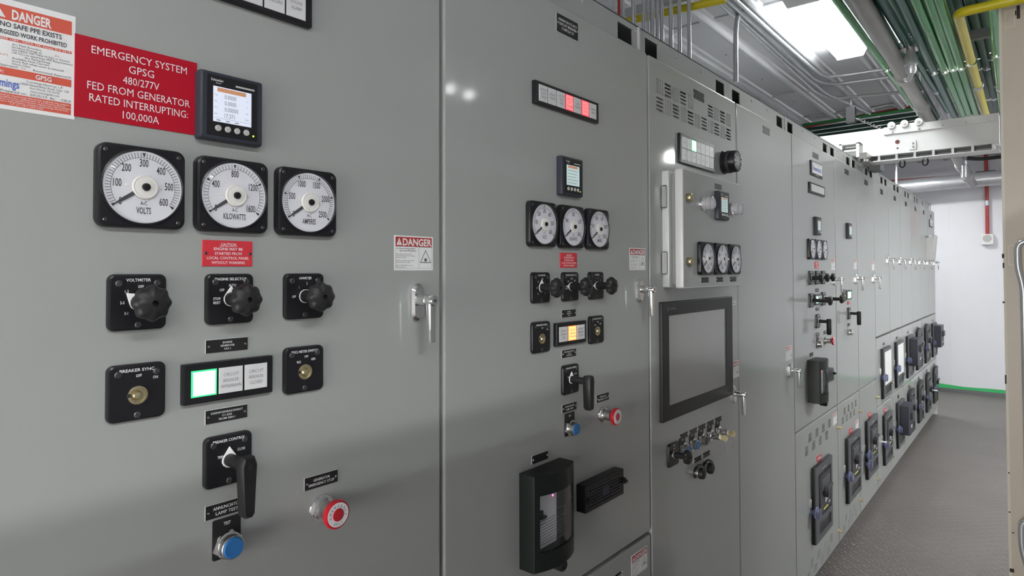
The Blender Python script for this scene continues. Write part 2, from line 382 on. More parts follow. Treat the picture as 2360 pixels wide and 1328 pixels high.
def power_meter(label, s, z, big=True, d=0.0, group='digital power meters'):
    t = thing('power_meter', label, 'meter', at(s, z, d), FACE, group=group)
    part('bezel', cached('pmb', lambda: U(SLATE).plate(0, 0, 0.098, 0.102, -0.001, 0.018, 0.004, 0.004).use(BLACK).plate(0.0, 0.0, 0.078, 0.090, 0.0175, 0.0188, 0.002).mesh('bezel')), t)
    sc_ = part('screen', cached('pms'+str(big), lambda: U(LCD if big else LCDG).box(-0.030, 0.029, -0.024, 0.029, 0.0182, 0.0192).mesh('screen')), t)
    def scr():
        g = U(ORNG).box(-0.024, 0.020, 0.0215, 0.0275, 0.0192, 0.0195).use(MINK)
        if big:
            for i, (a, v, u) in enumerate((('Vavg', '0.0000', 'V'), ('Iavg', '0.0000', 'A'), ('Ptot', '0.00000', 'kW'), ('Edel', '17.371', 'MWh'))):
                y = 0.0155 - 0.0095*i
                g.txt(a, -0.0285, y+0.001, 0.0022, 0.0194, al='l'); g.txt(v, -0.013, y, 0.0066, 0.0194, al='l', sx=0.72); g.txt(u, 0.022, y-0.001, 0.0022, 0.0194)
            g.box(-0.029, 0.028, -0.0186, -0.0183, 0.0192, 0.0194)
            for k in (-0.022, -0.008, 0.006): g.box(k-0.003, k+0.003, -0.0222, -0.0208, 0.0192, 0.0194)
        else:
            for i in range(5): g.box(-0.027, 0.020-0.004*(i % 3), 0.014-0.008*i, 0.0152-0.008*i, 0.0192, 0.0194)
        return g.mesh('screen_text')
    part('screen_text', cached('pmt'+str(big), scr), sc_)
    for i in range(4): part('button', cached('pmbt%d' % i, lambda: U(BUTTON).lathe(-0.0225+0.0145*i, -0.0335, [(0.0046, 0.0182), (0.0046, 0.0205), (0.0036, 0.0212)], 18).mesh('button')), t)
    part('led', cached('pml', lambda: U(GLED).lathe(0.0325, -0.037, [(0.0016, 0.0184), (0.0012, 0.0196)], 10).mesh('led')), t)
    part('brand_lettering', cached('pmbr', lambda: U(WHITE).txt('Schneider', -0.0335, 0.0385, 0.0040, 0.0191, al='l', bold=0.01).txt('Electric', -0.026, 0.0342, 0.0022, 0.0191, al='l').use(BUTTON).box(0.004, 0.034, 0.0335, 0.0362, 0.0186, 0.019).mesh('brand_lettering')), t)
    return t
def knob_geo(out):
    g = U(BLACKM).lathe(0, 0, [(0.0105, 0.006), (0.0098, out-0.014)], 20)
    g.lathe(0, 0, [(0.012, out-0.016), (0.0225, out-0.013), (0.0235, out-0.006), (0.0215, out-0.001), (0.0185, out+0.0025), (0.010, out+0.0050), (0.0042, out+0.0055), (0.0038, out-0.002)], 72, 8, 0.055, 0.2)
    return g
def pistol_geo(out):
    g = U(BLACKM).lathe(0, 0, [(0.0095, 0.006), (0.0088, out-0.008)], 20)
    lp = [(-0.0125, 0.004), (-0.0085, 0.015), (0.0085, 0.015), (0.0125, 0.004), (0.0085, -0.069), (0.0050, -0.0735), (-0.0050, -0.0735), (-0.0085, -0.069)]
    def sc2(k): return [(x*k, (y+0.025)*(1-(1-k)*0.3)-0.025) for x, y in lp]
    g.loops([[(x, y, z) for x, y in sc2(k)] for k, z in ((0.80, out-0.012), (1.0, out-0.008), (1.0, out+0.006), (0.8, out+0.0105))])
    g.use(INTER).lathe(0, 0.001, [(0.0035, out+0.0104), (0.0035, out+0.0109)], 14)
    return g
def switch(label, s, z, title, pos, head='knob', ptr=PI/2, out=0.062, d=0.0, small=False, name='selector_switch', group='rotary switches'):
    t = thing(name, label, 'switch', at(s, z, d), FACE, group=group)
    part('plate', cached('swp', lambda: U(BLACK).plate(0, 0, 0.0735, 0.077, -0.001, 0.008, 0.009, 0.003).mesh('plate')), t)
    for i, (x, y) in enumerate(((-0.024, 0.026), (0.024, 0.026), (0.0, -0.031))): part('screw', cached('sws%d' % i, lambda: screw(x, y, 0.0078, 0.0046, DSCREW, 0.5+i).mesh('screw')), t)
    g = U(WHITE).txt(title, 0, 0.0305, 0.0042, 0.0084, w=min(0.050, 0.0042*len(title)*0.82), bold=0.012)
    for tx, x, y in pos: g.txt(tx, x, y, 0.0040, 0.0084, sx=0.75, bold=0.01)
    part('lettering', g, t)
    if head == 'key':
        part('key_cylinder', cached('swk', lambda: U(BRASS).lathe(0, -0.004, [(0.0125, 0.007), (0.0125, 0.010), (0.0105, 0.0104), (0.0102, 0.0082)], 28).lathe(-0.001, -0.004, [(0.0075, 0.008), (0.0045, 0.0135), (0.002, 0.0140)], 18).use(INTER).lathe(-0.0115, -0.0035, [(0.0030, 0.0098), (0.0025, 0.0108)], 8).mesh('key_cylinder')), t, 'brass key cylinder')
    else:
        ca, sa = math.cos(ptr), math.sin(ptr)
        lp = [(0.020, 0.0)] + [(0.0115*math.cos(a), 0.0115*math.sin(a)) for a in [math.radians(50+26*i) for i in range(11)]]
        part('pointer', U(WHITE).prism([(x*ca-y*sa, x*sa+y*ca) for x, y in lp], 0.0079, 0.0095), t)
        part('knob' if head == 'knob' else 'pistol_handle', cached(head+str(out), lambda: (knob_geo(out) if head == 'knob' else pistol_geo(out)).mesh('knob' if head == 'knob' else 'pistol_handle')), t)
    return t
def annunciator(label, s, z, W, H, cols, rows, texts, lit, d=0.0, wd=0.0, dep=0.011, group='annunciators', wh=None):
    t = thing('annunciator', label, 'annunciator', at(s, z, d), FACE, group=group)
    mx = wd or 0.012; my = (H-(wh or (H-0.020)))/2
    iw = W-2*mx; ih = H-2*my; cw = iw/cols; chh = ih/rows
    part('frame', U(BLACK).plate(0, 0, W, H, -0.001, dep, 0.002, 0.002), t)
    for r in range(rows):
        for c in range(cols):
            k = r*cols+c; x = -iw/2+cw*(c+0.5); y = ih/2-chh*(r+0.5); col = lit.get(k)
            a, b = cw*0.46, chh*(0.49 if rows == 1 else 0.455)
            m1 = {'g': EGRN, 'r': ERED, 'o': EORG}.get(col, WINW)
            gw = U(m1).plate(x, y, 2*a, 2*b, dep-0.001, dep+0.0012, 0, 0.0006)
            if col: gw.use({'g': EGRNC, 'r': EREDC, 'o': EORGC}[col]).plate(x, y, 2*a*0.86, 2*b*0.88, dep+0.001, dep+0.0014)
            wn = part('window', gw, t, {'g': 'green lit window', 'r': 'red lit window', 'o': 'orange lit window'}.get(col))
            tx = texts[k] if k < len(texts) else None
            if tx and col != 'g':
                gt = U({'r': REDINK, 'o': REDINK}.get(col, MINK)); n = len(tx)
                for i, l in enumerate(tx):
                    hh = min(chh*0.13, 0.0062); gt.txt(l, x, y+(n-1)*hh*0.85-i*hh*1.7, hh, dep+0.0018, w=min(cw*0.80, len(l)*hh*0.66))
                part('lettering', gt, wn)
    return t
def nameplate(label, s, z, w, h, lines, d=0.0, red=False, th=None, edge=True, screws=True, name='nameplate', group='engraved nameplates'):
    t = thing(name, label, 'sign' if red else 'nameplate', at(s, z, d), FACE, group=group)
    part('plate', U(RED2 if red else BLACKM).plate(0, 0, w, h, 0.0006, 0.0019, 0, 0.0003).use(WHITE if not red else RED2).plate(0, 0, w+0.0008, h+0.0008, -0.0005, 0.0007), t)
    if lines:
        g = U(WHITE); n = len(lines); th = th or h*0.72/(n*1.55); st = th*1.62
        for i, l in enumerate(lines):
            y = (n-1)*st/2-i*st; g.txt(l, 0, y, th, 0.0022, w=min(w*0.86, len(l)*th*0.80), bold=0.004)
            if red and i == 0: g.box(-0.014, 0.014, y-th*0.78, y-th*0.68, 0.0021, 0.0022)
        part('lettering', g, t)
    if screws:
        for x in (-1, 1): part('screw', screw(x*(w/2-0.004), 0, 0.0018, 0.0018 if w < 0.07 else 0.0024, DSCREW if red else STEEL), t)
    return t
def button(label, s, z, legend, col=None, d=0.0, keyed=False, group='push buttons'):
    t = thing('push_button', label, 'button', at(s, z, d), FACE, group=group)
    if legend: 
        lp = part('legend_plate', cached('pblp', lambda: U(BLACKM).plate(0, 0.010, 0.043, 0.060, -0.0005, 0.0022, 0.003).mesh('legend_plate')), t)
        part('lettering', U(WHITE).txt(legend, 0, 0.032, 0.0048, 0.0025, sx=0.75, bold=0.01), lp)
    hx = [(0.0228*math.cos(PI/3*i+0.3), 0.0228*math.sin(PI/3*i+0.3)) for i in range(6)]
    part('hex_nut', cached('pbn', lambda: U(CHROME).prism(hx, 0.002, 0.0075).lathe(0, 0, [(0.0205, 0.0075), (0.0200, 0.0105), (0.0183, 0.0110)], 32).mesh('hex_nut')), t, 'chrome nut')
    part('collar', cached('pbc%s' % keyed, lambda: (U(CHROME).lathe(0, 0, [(0.013, 0.010), (0.012, 0.040), (0.010, 0.042)], 28) if keyed else U(STEEL).lathe(0, 0, [(0.0178, 0.010), (0.0176, 0.0225), (0.0166, 0.0235), (0.0155, 0.0232)], 32)).mesh('collar')), t)
    if keyed:
        g = U(BRASS).plate(0, 0.0, 0.003, 0.016, 0.042, 0.050).use(STEEL).lathe(0, 0, [(0.0, 0.049), (0.0, 0.049)], 3)
        k = len(g.v); ring = circ(0, 0, 0.0115, 20); g.use(BRASS).prism(ring, -0.0012, 0.0012); g.v[k:] = [(c, b-0.001, a+0.060) for a, b, c in g.v[k:]]
        part('key', g, t, 'brass key left in the lock')
        if keyed > 1: part('key', U(STEEL).plate(0.0, -0.030, 0.002, 0.042, 0.060, 0.0615).plate(0.0, -0.012, 0.006, 0.014, 0.0598, 0.0618), t, 'second key hanging down')
    else: part('cap', cached('pbcap'+col.name, lambda: U(col).lathe(0, 0, [(0.0154, 0.020), (0.0154, 0.0245), (0.014, 0.0256)], 32).mesh('cap')), t)
    return t
def estop(label, s, z, d=0.0):
    t = thing('emergency_stop_button', label, 'button', at(s, z, d), FACE, group='emergency stop buttons')
    hx = [(0.0215*math.cos(PI/3*i+0.3), 0.0215*math.sin(PI/3*i+0.3)) for i in range(6)]
    part('hex_nut', cached('esn', lambda: U(CHROME).lathe(0, 0, [(0.0235, -0.0005), (0.0225, 0.003)], 32).prism(hx, 0.003, 0.0085).lathe(0, 0, [(0.019, 0.0085), (0.0185, 0.012)], 32).mesh('hex_nut')), t)
    part('shaft', cached('ess', lambda: U(STEEL).lathe(0, 0, [(0.0155, 0.012), (0.0155, 0.030), (0.011, 0.034), (0.011, 0.040)], 32).mesh('shaft')), t)
    hd = part('mushroom_head', cached('esh', lambda: U(REDB).lathe(0, 0, [(0.015, 0.036), (0.0232, 0.039), (0.0245, 0.043), (0.0235, 0.0475), (0.0210, 0.0490)], 40).use(IVORY).lathe(0, 0, [(0.0200, 0.0485), (0.0200, 0.0495)], 40).use(REDB).lathe(0, 0, [(0.0108, 0.0490), (0.0105, 0.0503), (0.007, 0.0508)], 32).mesh('mushroom_head')), t, 'red mushroom head')
    def ring():
        g = U(DINK)
        for i, ch in enumerate('EMERGENCY'):
            a = math.radians(190-i*25); g.txt(ch, 0.0153*math.cos(a), 0.0153*math.sin(a), 0.0044, 0.0498, rot=a-PI/2)
        for i, ch in enumerate('STOP'):
            a = math.radians(296-i*18); g.txt(ch, 0.0153*math.cos(a), 0.0153*math.sin(a), 0.0044, 0.0498, rot=a-PI/2)
        return g.mesh('lettering')
    part('lettering', cached('esl', ring), hd)
    return t
def danger(label, s, z, w=0.1015, h=0.0685, d=0.0):
    t = thing('danger_label', label, 'label', at(s, z, d), FACE, group='danger labels')
    part('sheet', cached('dgs', lambda: U(STICK).plate(0, 0, 0.1015, 0.0685, -0.0005, 0.0006).use(DINK).box(-0.0475, 0.0475, 0.0125, 0.0130, 0.0006, 0.0008).box(-0.0475, -0.0472, -0.030, 0.013, 0.0006, 0.0008).box(0.0472, 0.0475, -0.030, 0.013, 0.0006, 0.0008).box(-0.0475, 0.0475, -0.0303, -0.0300, 0.0006, 0.0008).box(0.0128, 0.0131, -0.030, 0.013, 0.0006, 0.0008).mesh('sheet')), t)
    hd = part('header', cached('dgh', lambda: U(DRED).plate(0, 0.0225, 0.095, 0.0185, 0.0005, 0.0008).mesh('header')), t, 'red header band')
    part('lettering', cached('dgl', lambda: U(STICK).txt('DANGER', 0.0085, 0.0222, 0.0140, 0.0010, w=0.076, bold=0.025).add([(-0.0455, 0.0155, 0.001), (-0.0315, 0.0155, 0.001), (-0.0385, 0.0295, 0.001)], [(0, 1, 2)]).use(DRED).txt('!', -0.0385, 0.0205, 0.0075, 0.0012, bold=0.02).mesh('lettering')), hd)
    def body():
        g = U(DINK)
        g.txt('Arc Flash and Shock Hazard', -0.021, 0.0090, 0.0026, 0.0009, w=0.046, bold=0.015).txt('Appropriate PPE Required', -0.017, 0.0048, 0.0026, 0.0009, w=0.042, bold=0.015)
        for i, l in enumerate(('More than one live circuit,', 'disconnect all sources of supply', 'before servicing', '', 'Failure to comply may result in', 'serious injury or death.', '', 'Refer to NFPA 70E for minimum', 'PPE requirements')):
            if l: g.txt(l, -0.046, -0.0020-0.0032*i, 0.0021, 0.0009, al='l', w=len(l)*0.00150)
        return g.mesh('small_print')
    part('small_print', cached('dgb', body), t)
    def sym():
        g = U(DINK); cx, cy = 0.0305, -0.010; T = lambda k: [(cx+k*math.cos(a), cy+k*math.sin(a)) for a in (PI/2, PI/2+2*PI/3, PI/2-2*PI/3)]
        o, i = T(0.0175), T(0.0150)
        g.add([(*p, 0.0009) for p in o+i], [(0, 1, 4, 3), (1, 2, 5, 4), (2, 0, 3, 5)])
        st = []
        for k in range(14): a = 2*PI*k/14+0.2; q = (0.0062 if k % 2 else 0.0022); st.append((cx+q*math.cos(a), cy-0.003+q*math.sin(a), 0.0009))
        g.add(st+[(cx, cy-0.003, 0.0009)], [(k, (k+1) % 14, 14) for k in range(14)])
        return g.mesh('hazard_symbol')
    part('hazard_symbol', cached('dgy', sym), t)
    return t
def handle_geo(x, z0, L=0.078, oy=0.0):
    """chrome L-handle: escutcheon, hub with lock, lever hanging down"""
    g = U(CHROME)
    g.loops([[(x+a*k, z0-0.004+b*kk, zz) for a, b in rr(0, 0, 0.034, 0.074, 0.016, 6)] for k, kk, zz in ((1, 1, -0.0005), (1, 1, 0.006), (0.72, 0.86, 0.011))])
    g.lathe(x, z0, [(0.0115, 0.009), (0.0105, 0.018), (0.0120, 0.020), (0.0120, 0.034), (0.0105, 0.036), (0.0105, 0.052), (0.009, 0.055)], 24)
    lp = lambda k: [(x+k*a, z0+b) for a, b in ((-0.009, 0.006), (0.009, 0.006), (0.0075, -L), (0.0055, -L-0.004), (-0.0055, -L-0.004), (-0.0075, -L))]
    g.loops([[(a, b, zz) for a, b in lp(k)] for k, zz in ((0.85, 0.0375), (1, 0.040), (1, 0.047), (0.85, 0.0495))])
    g.use(DINK).lathe(x, z0, [(0.003, 0.0549), (0.0028, 0.0555)], 10)
    return g
def latch_geo(x, z0):
    g = U(BRASS).lathe(x, z0, [(0.012, -0.0005), (0.011, 0.004), (0.008, 0.006), (0.008, 0.022), (0.006, 0.024)], 16)
    return g.box(x-0.003, x+0.026, z0-0.004, z0+0.004, 0.018, 0.023)
# ---------------------------------------------------------------- switchgear cabinets
ROW = 'cabinets of the switchgear row'
def louvre(x0, x1, y0, y1, cols, rows, style):
    """thin vent panel: every cell of the pattern is bars with open slots between"""
    g = U(GREY); cw = (x1-x0)/cols; ch = (y1-y0)/rows; Z = (-0.004, 0.0)
    for r in range(rows):
        for c in range(cols):
            a, b = x0+cw*c, y0+ch*r; B = lambda p, q, u, v: g.box(a+cw*p, a+cw*q, b+ch*u, b+ch*v, *Z)
            solid = (style == 'weave' and r == 1 and 4.5 < c < 7) or (style != 'weave' and (c+r) % 2)
            if solid: B(0, 1, 0, 1); continue
            n, vert = (4, (c+r) % 2) if style == 'weave' else (6, 0)
            m = 0.07; sw = 0.5 if vert else (0.55 if style == 'weave' else 0.68); st = (1-2*m)/n
            if vert: R = lambda p, q, u, v: B(u, v, p, q)
            else: R = B
            R(0, m, 0, 1); R(1-m, 1, 0, 1); R(m, 1-m, 0, m); R(m, 1-m, 1-m, 1)
            for k in range(n):
                R(m, 1-m, m+st*k, m+st*(k+(1-sw)/2)); R(m, 1-m, m+st*(k+(1+sw)/2), m+st*(k+1))
    return g
CAPH = [(0.040, 0.135)]
def cabinet(label, x0, x1, doors, joint=False):
    cx = (x0+x1)/2; W = x1-x0
    t = thing('switchgear_cabinet', label, 'cabinet', (cx, 0, 0), FACE, group=ROW)
    g = U(GREYM).box(-W/2+0.001, W/2-0.001, 0.075, 2.452, -1.5, -0.040).use(INTER).box(-W/2+0.001, W/2-0.001, 0.070, 2.452, -0.040, -0.0305)
    part('body', g, t)
    part('plinth', U(PLINTH).box(-W/2, W/2, 0.0, 0.072, -1.48, -0.05), t, 'dark recessed plinth')
    hs = [rr(q*(W/2-0.088), 2.484, 0.093, 0.062) for q in (-1, 1)]
    g = U(GREYM).plate(0, 2.4945, W-0.001, 0.085, -0.036, -0.032, holes=hs)
    g.box(-W/2, W/2, 2.534, 2.538, -1.5, -0.032)
    for q in (-1, 1): g.lathe(q*(W/2-0.020), 2.515, [(0.005, -0.0322), (0.004, -0.0295)], 8)
    for q in (-1, 1): g.lathe(q*W*0.14, 2.512, [(0.007, -0.0322), (0.005, -0.029)], 10)
    cp = part('top_cap', g, t, 'top channel with rectangular openings')
    if joint: g = U(LGREY).box(W/2-0.009, W/2-0.0005, 2.454, 2.533, -0.033, -0.026); part('joint_flange', g, cp)
    for (z0, z1, o) in doors:
        hs = [rr((v[0]+v[1])/2, (v[2]+v[3])/2, v[1]-v[0], v[3]-v[2]) for v in o.get('vents', ())]
        g = U(GREY).plate(0, (z0+z1)/2, W-0.009, z1-z0, -0.030, 0.0, 0.010, 0.005, holes=hs, hd=0.005 if hs else None)
        d = part('door', g, t)
        for v in o.get('vents', ()): part('vent_louvre', louvre(*v), d)
        if o.get('filter'):
            v = o['filter']; part('vent_backing', U(STEEL).box(v[0], v[1], v[2], v[3], -0.022, -0.018), d)  # bright steel sheet added behind the slots to make them look lighter
        if o.get('handle'): part('handle', handle_geo(*o['handle']), d, 'chrome lever handle')
        for la in o.get('latch', ()): part('latch', latch_geo(*la), d, 'small brass quarter-turn latch')
    return t
DT = 2.442
SEC = [(-0.914, 0.0), (0.0, 0.914), (0.914, 1.688), (1.688, 2.458), (2.458, 3.338), (3.338, 3.945), (3.945, 4.548)] + [(4.548+0.609*i, 4.548+0.609*(i+1)) for i in range(6)]
mid = lambda i: sum(SEC[i])/2
def hx(i, x): return x-mid(i)
cabinet('grey cabinet nearest the camera filling the left edge, with the large red sign', *SEC[0], [(0.915, DT, dict(handle=(hx(0, -0.0715), 1.683))), (0.075, 0.905, {})])
cabinet('grey cabinet second from the left, with black breaker cover and red lit windows', *SEC[1], [(0.915, DT, dict(handle=(hx(1, 0.8425), 1.683))), (0.075, 0.905, dict(vents=[(0.15, 0.28, 0.70, 0.862, 2, 2, 'lo')], latch=[(0.428, 0.765)]))], True)
cabinet('grey cabinet carrying the black framed touchscreen, its door vented at the top', *SEC[2], [(0.075, DT, dict(handle=(hx(2, 1.617), 1.243), vents=[(hx(2, 0.968), hx(2, 1.632), 2.264, 2.382, 11, 2, 'weave')], filter=(hx(2, 0.96), hx(2, 1.64), 2.25, 2.395)))])
cabinet('plain grey cabinet with an empty full-height door right of the touchscreen', *SEC[3], [(0.075, DT, dict(handle=(hx(3, 2.381), 1.243)))], True)
V5 = [(hx(4, 2.625), hx(4, 3.175), 0.752, 0.866, 8, 2, 'lo'), (hx(4, 2.63), hx(4, 3.182), 0.088, 0.192, 8, 2, 'lo')]
cabinet('grey cabinet with the blue lettered maker plate, beyond the plain one', *SEC[4], [(0.915, DT, dict(handle=(hx(4, 3.289), 1.686))), (0.075, 0.908, dict(vents=V5, latch=[(hx(4, 3.315), 0.781), (hx(4, 3.315), 0.155)]))])
V6 = [(hx(5, 3.44), hx(5, 3.862), 0.766, 0.870, 8, 2, 'lo'), (hx(5, 3.44), hx(5, 3.875), 0.090, 0.195, 8, 2, 'lo')]
cabinet('narrow grey cabinet with one power meter high up and one pistol switch below', *SEC[5], [(0.915, DT, dict(handle=(hx(5, 3.881), 1.685))), (0.075, 0.908, dict(vents=V6, latch=[(hx(5, 3.92), 0.776), (hx(5, 3.92), 0.172)]))], True)
cabinet('narrow grey cabinet just before the distribution sections, blank upper door with chrome handle', *SEC[6], [(0.915, DT, dict(handle=(hx(6, 4.487), 1.680))), (0.075, 0.908, dict(latch=[(hx(6, 4.525), 0.777), (hx(6, 4.52), 0.16)]))])
OD = ['first', 'second', 'third', 'fourth', 'fifth', 'last']
for i in range(6):
    cabinet('%s of the six far cabinets with stacked breakers in two rows' % OD[i], *SEC[7+i], [(1.226, DT, dict(handle=(0.228, 1.828))), (0.692, 1.214, dict(latch=[(0.275, 0.80)])), (0.075, 0.680, dict(latch=[(0.275, 0.19)]))], i in (1, 4))
solo('end_panel', U(LGREY).box(0, 0.02, 0.0, 1.5, 0.0, 2.445), 'light grey steel end panel closing the far end of the cabinet row', 'panel', (SEC[12][1]+0.001, 0, 0))

# ---------------------------------------------------------------- generator instruments on three cabinets
WH = {0: 'on the nearest cabinet', 1: 'on the second cabinet', 4: 'on the fifth cabinet'}
V6P = ['0', '100', '200', '300', '400', '500', '600']; K16 = ['0', '400', '800', '1200', '1600']; A25 = ['0', '500', '1000', '1500', '2000', '2500']
def instruments(k, x):
    L = WH[k]
    for nm, dx, vals, un in (('volts', 0.336, V6P, 'VOLTS'), ('kilowatts', 0.4635, K16, 'KILOWATTS'), ('amperes', 0.5915, A25, 'AMPERES')):
        dial_meter('round white %s dial in a square black case %s' % (nm, L), x+dx, 1.857, vals, un)
    power_meter('square black power meter with lit screen above the dials %s' % L, x+0.458, 1.989, k == 0)
    nameplate('small red CAUTION plate below the dials %s' % L, x+0.4605, 1.7685, 0.077, 0.039, ['CAUTION', 'ENGINE MAY BE', 'STARTED FROM', 'LOCAL CONTROL PANEL', 'WITHOUT WARNING'], red=True, th=0.0043, name='warning_plate', group='red caution plates')
    P1 = [('OFF', 0.003, 0.0215), ('1-2', -0.0145, 0.0150), ('2-3', -0.0200, 0.0), ('3-1', -0.0150, -0.0146), ('1', 0.0135, 0.015), ('2', 0.0185, 0.0), ('3', 0.0135, -0.0146)]
    P2 = [('AUTO', 0.002, 0.0210), ('OFF', -0.0140, 0.0140), ('STOP/', -0.0215, 0.001), ('RESET', -0.0215, -0.005), ('TEST', 0.0165, 0.0155)]
    P3 = [('OFF', -0.0210, 0.0), ('1', -0.0115, 0.0148), ('2', 0.003, 0.0215), ('3', 0.0165, 0.0155)]
    pt = {0: (2.45, PI/2, 0.5), 1: (PI/2, PI, PI), 4: (PI/2, 0.6, PI/2)}[k]
    for nm, dx, ps, a in (('VOLTMETER', 0.333, P1, pt[0]), ('ENGINE SELECTOR', 0.462, P2, pt[1]), ('AMMETER', 0.589, P3, pt[2])):
        switch('black %s switch with lobed knob %s' % (nm, L), x+dx, 1.699, nm, ps, 'knob', a)
    nameplate('black nameplate ENGINE GENERATOR %s' % L, x+0.460, 1.628, 0.0645, 0.0195, ['ENGINE', 'GENERATOR', 'NO.1' if k == 0 else 'NO.2' if k == 1 else 'NO.3'])
    hd = 'key' if k < 4 else 'knob'; oo = 0.105
    switch('black BREAKER SYNC. switch %s %s' % ('with brass key socket' if k < 4 else 'with long-shafted knob', L), x+0.333, 1.576, 'BREAKER SYNC.', [('OFF', 0.0015, 0.0225), ('ON', 0.0225, 0.018)], hd, out=oo, name='key_switch')
    switch('black FREQ METER switch %s %s' % ('with brass key socket' if k < 4 else 'with long-shafted knob', L), x+0.589, 1.576, 'FREQ METER SWITCH', [('BUS', -0.0115, 0.0135), ('OFF', 0.0025, 0.0215), ('GEN', 0.0155, 0.016)], hd, out=oo, name='key_switch')
    annunciator('three-window indicator with %s lit window %s' % ({0: 'its left green', 1: 'an orange middle', 4: 'a green'}[k], L), x+0.461, 1.5765, 0.138, 0.059, 3, 1, [('CIRCUIT', 'BREAKER', 'OPEN'), ('CIRCUIT', 'BREAKER', 'WITHDRAWN'), ('CIRCUIT', 'BREAKER', 'CLOSED')], {0: {0: 'g'}, 1: {1: 'o'}, 4: {0: 'g'}}[k], wd=0.009, wh=0.0395)
    nameplate('black nameplate below the three-window indicator %s' % L, x+0.460, 1.5225, 0.064, 0.020, ['3200AF/2500AS/2500AT', 'C1-52G' if k == 0 else 'C3-52G', 'FROM GEN.1' if k == 0 else 'FROM GEN.2'])
    switch('black BREAKER CONTROL switch with pistol-grip handle %s' % L, x+0.461, 1.4545, 'BREAKER CONTROL', [('TRIP', -0.014, 0.007), ('CLOSE', 0.0185, 0.013)], 'pistol', PI/2, name='pistol_switch')
    nameplate('black nameplate ANNUNCIATOR LAMP TEST %s' % L, x+0.461, 1.380, 0.064, 0.0205, ['ANNUNCIATOR', 'LAMP TEST'], th=0.0048)
    button('chrome-ringed button below the ANNUNCIATOR LAMP TEST plate %s' % L if k == 4 else 'blue TEST push button with chrome nut %s' % L, x+0.461, 1.326, 'TEST', BLUE if k < 4 else BUTTON)
    nameplate('black nameplate GENERATOR EMERGENCY STOP %s' % L, x+0.626, 1.380, 0.0645, 0.0210, ['GENERATOR', 'EMERGENCY STOP'], th=0.0045)
    estop('red emergency stop mushroom button %s' % L, x+0.627, 1.332)
    danger('white DANGER sticker with red header above the door handle %s' % L, x+0.8365, 1.7765)
instruments(0, -0.914); instruments(1, 0.0); instruments(4, 2.437)
T7 = [('PROTECTIVE', 'RELAY', 'TRIPPED'), ('BREAKER', 'TRIPPED'), ('NOT IN', 'AUTO', 'MODE'), ('REMOTE', 'NOT', 'AVAILABLE'), ('COMM', 'FAILURE'), ('LOSS OF', 'UTILITY', 'POWER'), ('ENGINE', 'ALARM')]
T0 = T7[:5] + [('ENGINE', 'FAILURE'), ('ENGINE', 'ALARM')]
annunciator('long black indicator strip with unlit white windows cut by the top edge of the photo', -0.914+0.4525, 2.1855, 0.293, 0.0575, 7, 1, T0, {}, wd=0.012, wh=0.043)
annunciator('long indicator strip with two red lit windows on the second cabinet', 0.4525, 2.1855, 0.293, 0.0575, 7, 1, T7, {3: 'r', 5: 'r'}, wd=0.013, wh=0.042)
annunciator('strip of six unlit white windows under the blue lettered maker plate', 2.905, 2.196, 0.310, 0.058, 6, 1, [], {}, wd=0.02, wh=0.040)

# nearest cabinet: signs
t = thing('warning_sign', 'large red sign reading EMERGENCY SYSTEM with white lettering on the nearest cabinet', 'sign', at(-0.5795, 1.997), FACE)
part('plate', U(RED).plate(0, 0, 0.1545, 0.1080, -0.0005, 0.0018, 0, 0.0003), t)
g = U(STICK)
for i, (l, wd_) in enumerate((('EMERGENCY SYSTEM', 0.121), ('GPSG', 0.032), ('480/277V', 0.046), ('FED FROM GENERATOR', 0.130), ('RATED INTERRUPTING:', 0.125), ('100,000A', 0.046))):
    g.txt(l, 0.002, 0.0385-0.0160*i, 0.0107, 0.0020, w=wd_, bold=-0.004)
part('lettering', g, t, 'white lettering')
t = thing('arc_flash_label', 'white and orange-red DANGER arc flash label at the left edge of the photo', 'label', at(-0.706, 2.0055), FACE)
Wl, Hl = 0.100, 0.1345
part('sheet', U(STICK).plate(0, 0, Wl, Hl, -0.0005, 0.0006), t)
g = U(REDINK)
for y0, y1 in ((0.0415, 0.0595), (0.0170, 0.0205), (-0.0260, -0.0165), (-0.0622, -0.0475)): g.box(-Wl/2+0.003, Wl/2-0.004, y0, y1, 0.0005, 0.0008)
part('red_bands', g, t, 'orange-red bands')
g = U(STICK).txt('DANGER', 0.004, 0.0500, 0.0118, 0.0010, w=0.040, bold=0.03)
g.add([(-0.038, 0.0440, 0.001), (-0.022, 0.0440, 0.001), (-0.030, 0.0575, 0.001)], [(0, 1, 2)])
g.txt('Method: IEEE 1584 - NFPA 70E Annex D.4 2018', 0.0005, 0.0188, 0.0024, 0.0010, w=0.088).txt('Location:', -0.034, -0.0212, 0.005, 0.001, w=0.022).txt('GPSG', 0.0165, -0.0212, 0.0058, 0.001, w=0.0165, bold=0.02)
for i, l in enumerate(('Label generated by Cummings Electrical engineering analysis', 'System modifications, adjustment of protective device', 'settings or failure to properly maintain equipment will invalidate', 'label. For more information, contact Cummings Electrical,', 'L.P. at 1-817-355-5300')): g.txt(l, 0.0, -0.0499-0.0025*i, 0.0019, 0.001, w=min(0.091, len(l)*0.00150))
g.use(DINK).txt('NO SAFE PPE EXISTS', 0.004, 0.0362, 0.0062, 0.0010, w=0.0625, bold=0.02).txt('ENERGIZED WORK PROHIBITED', 0.002, 0.0270, 0.0056, 0.0010, w=0.0775, bold=0.02)
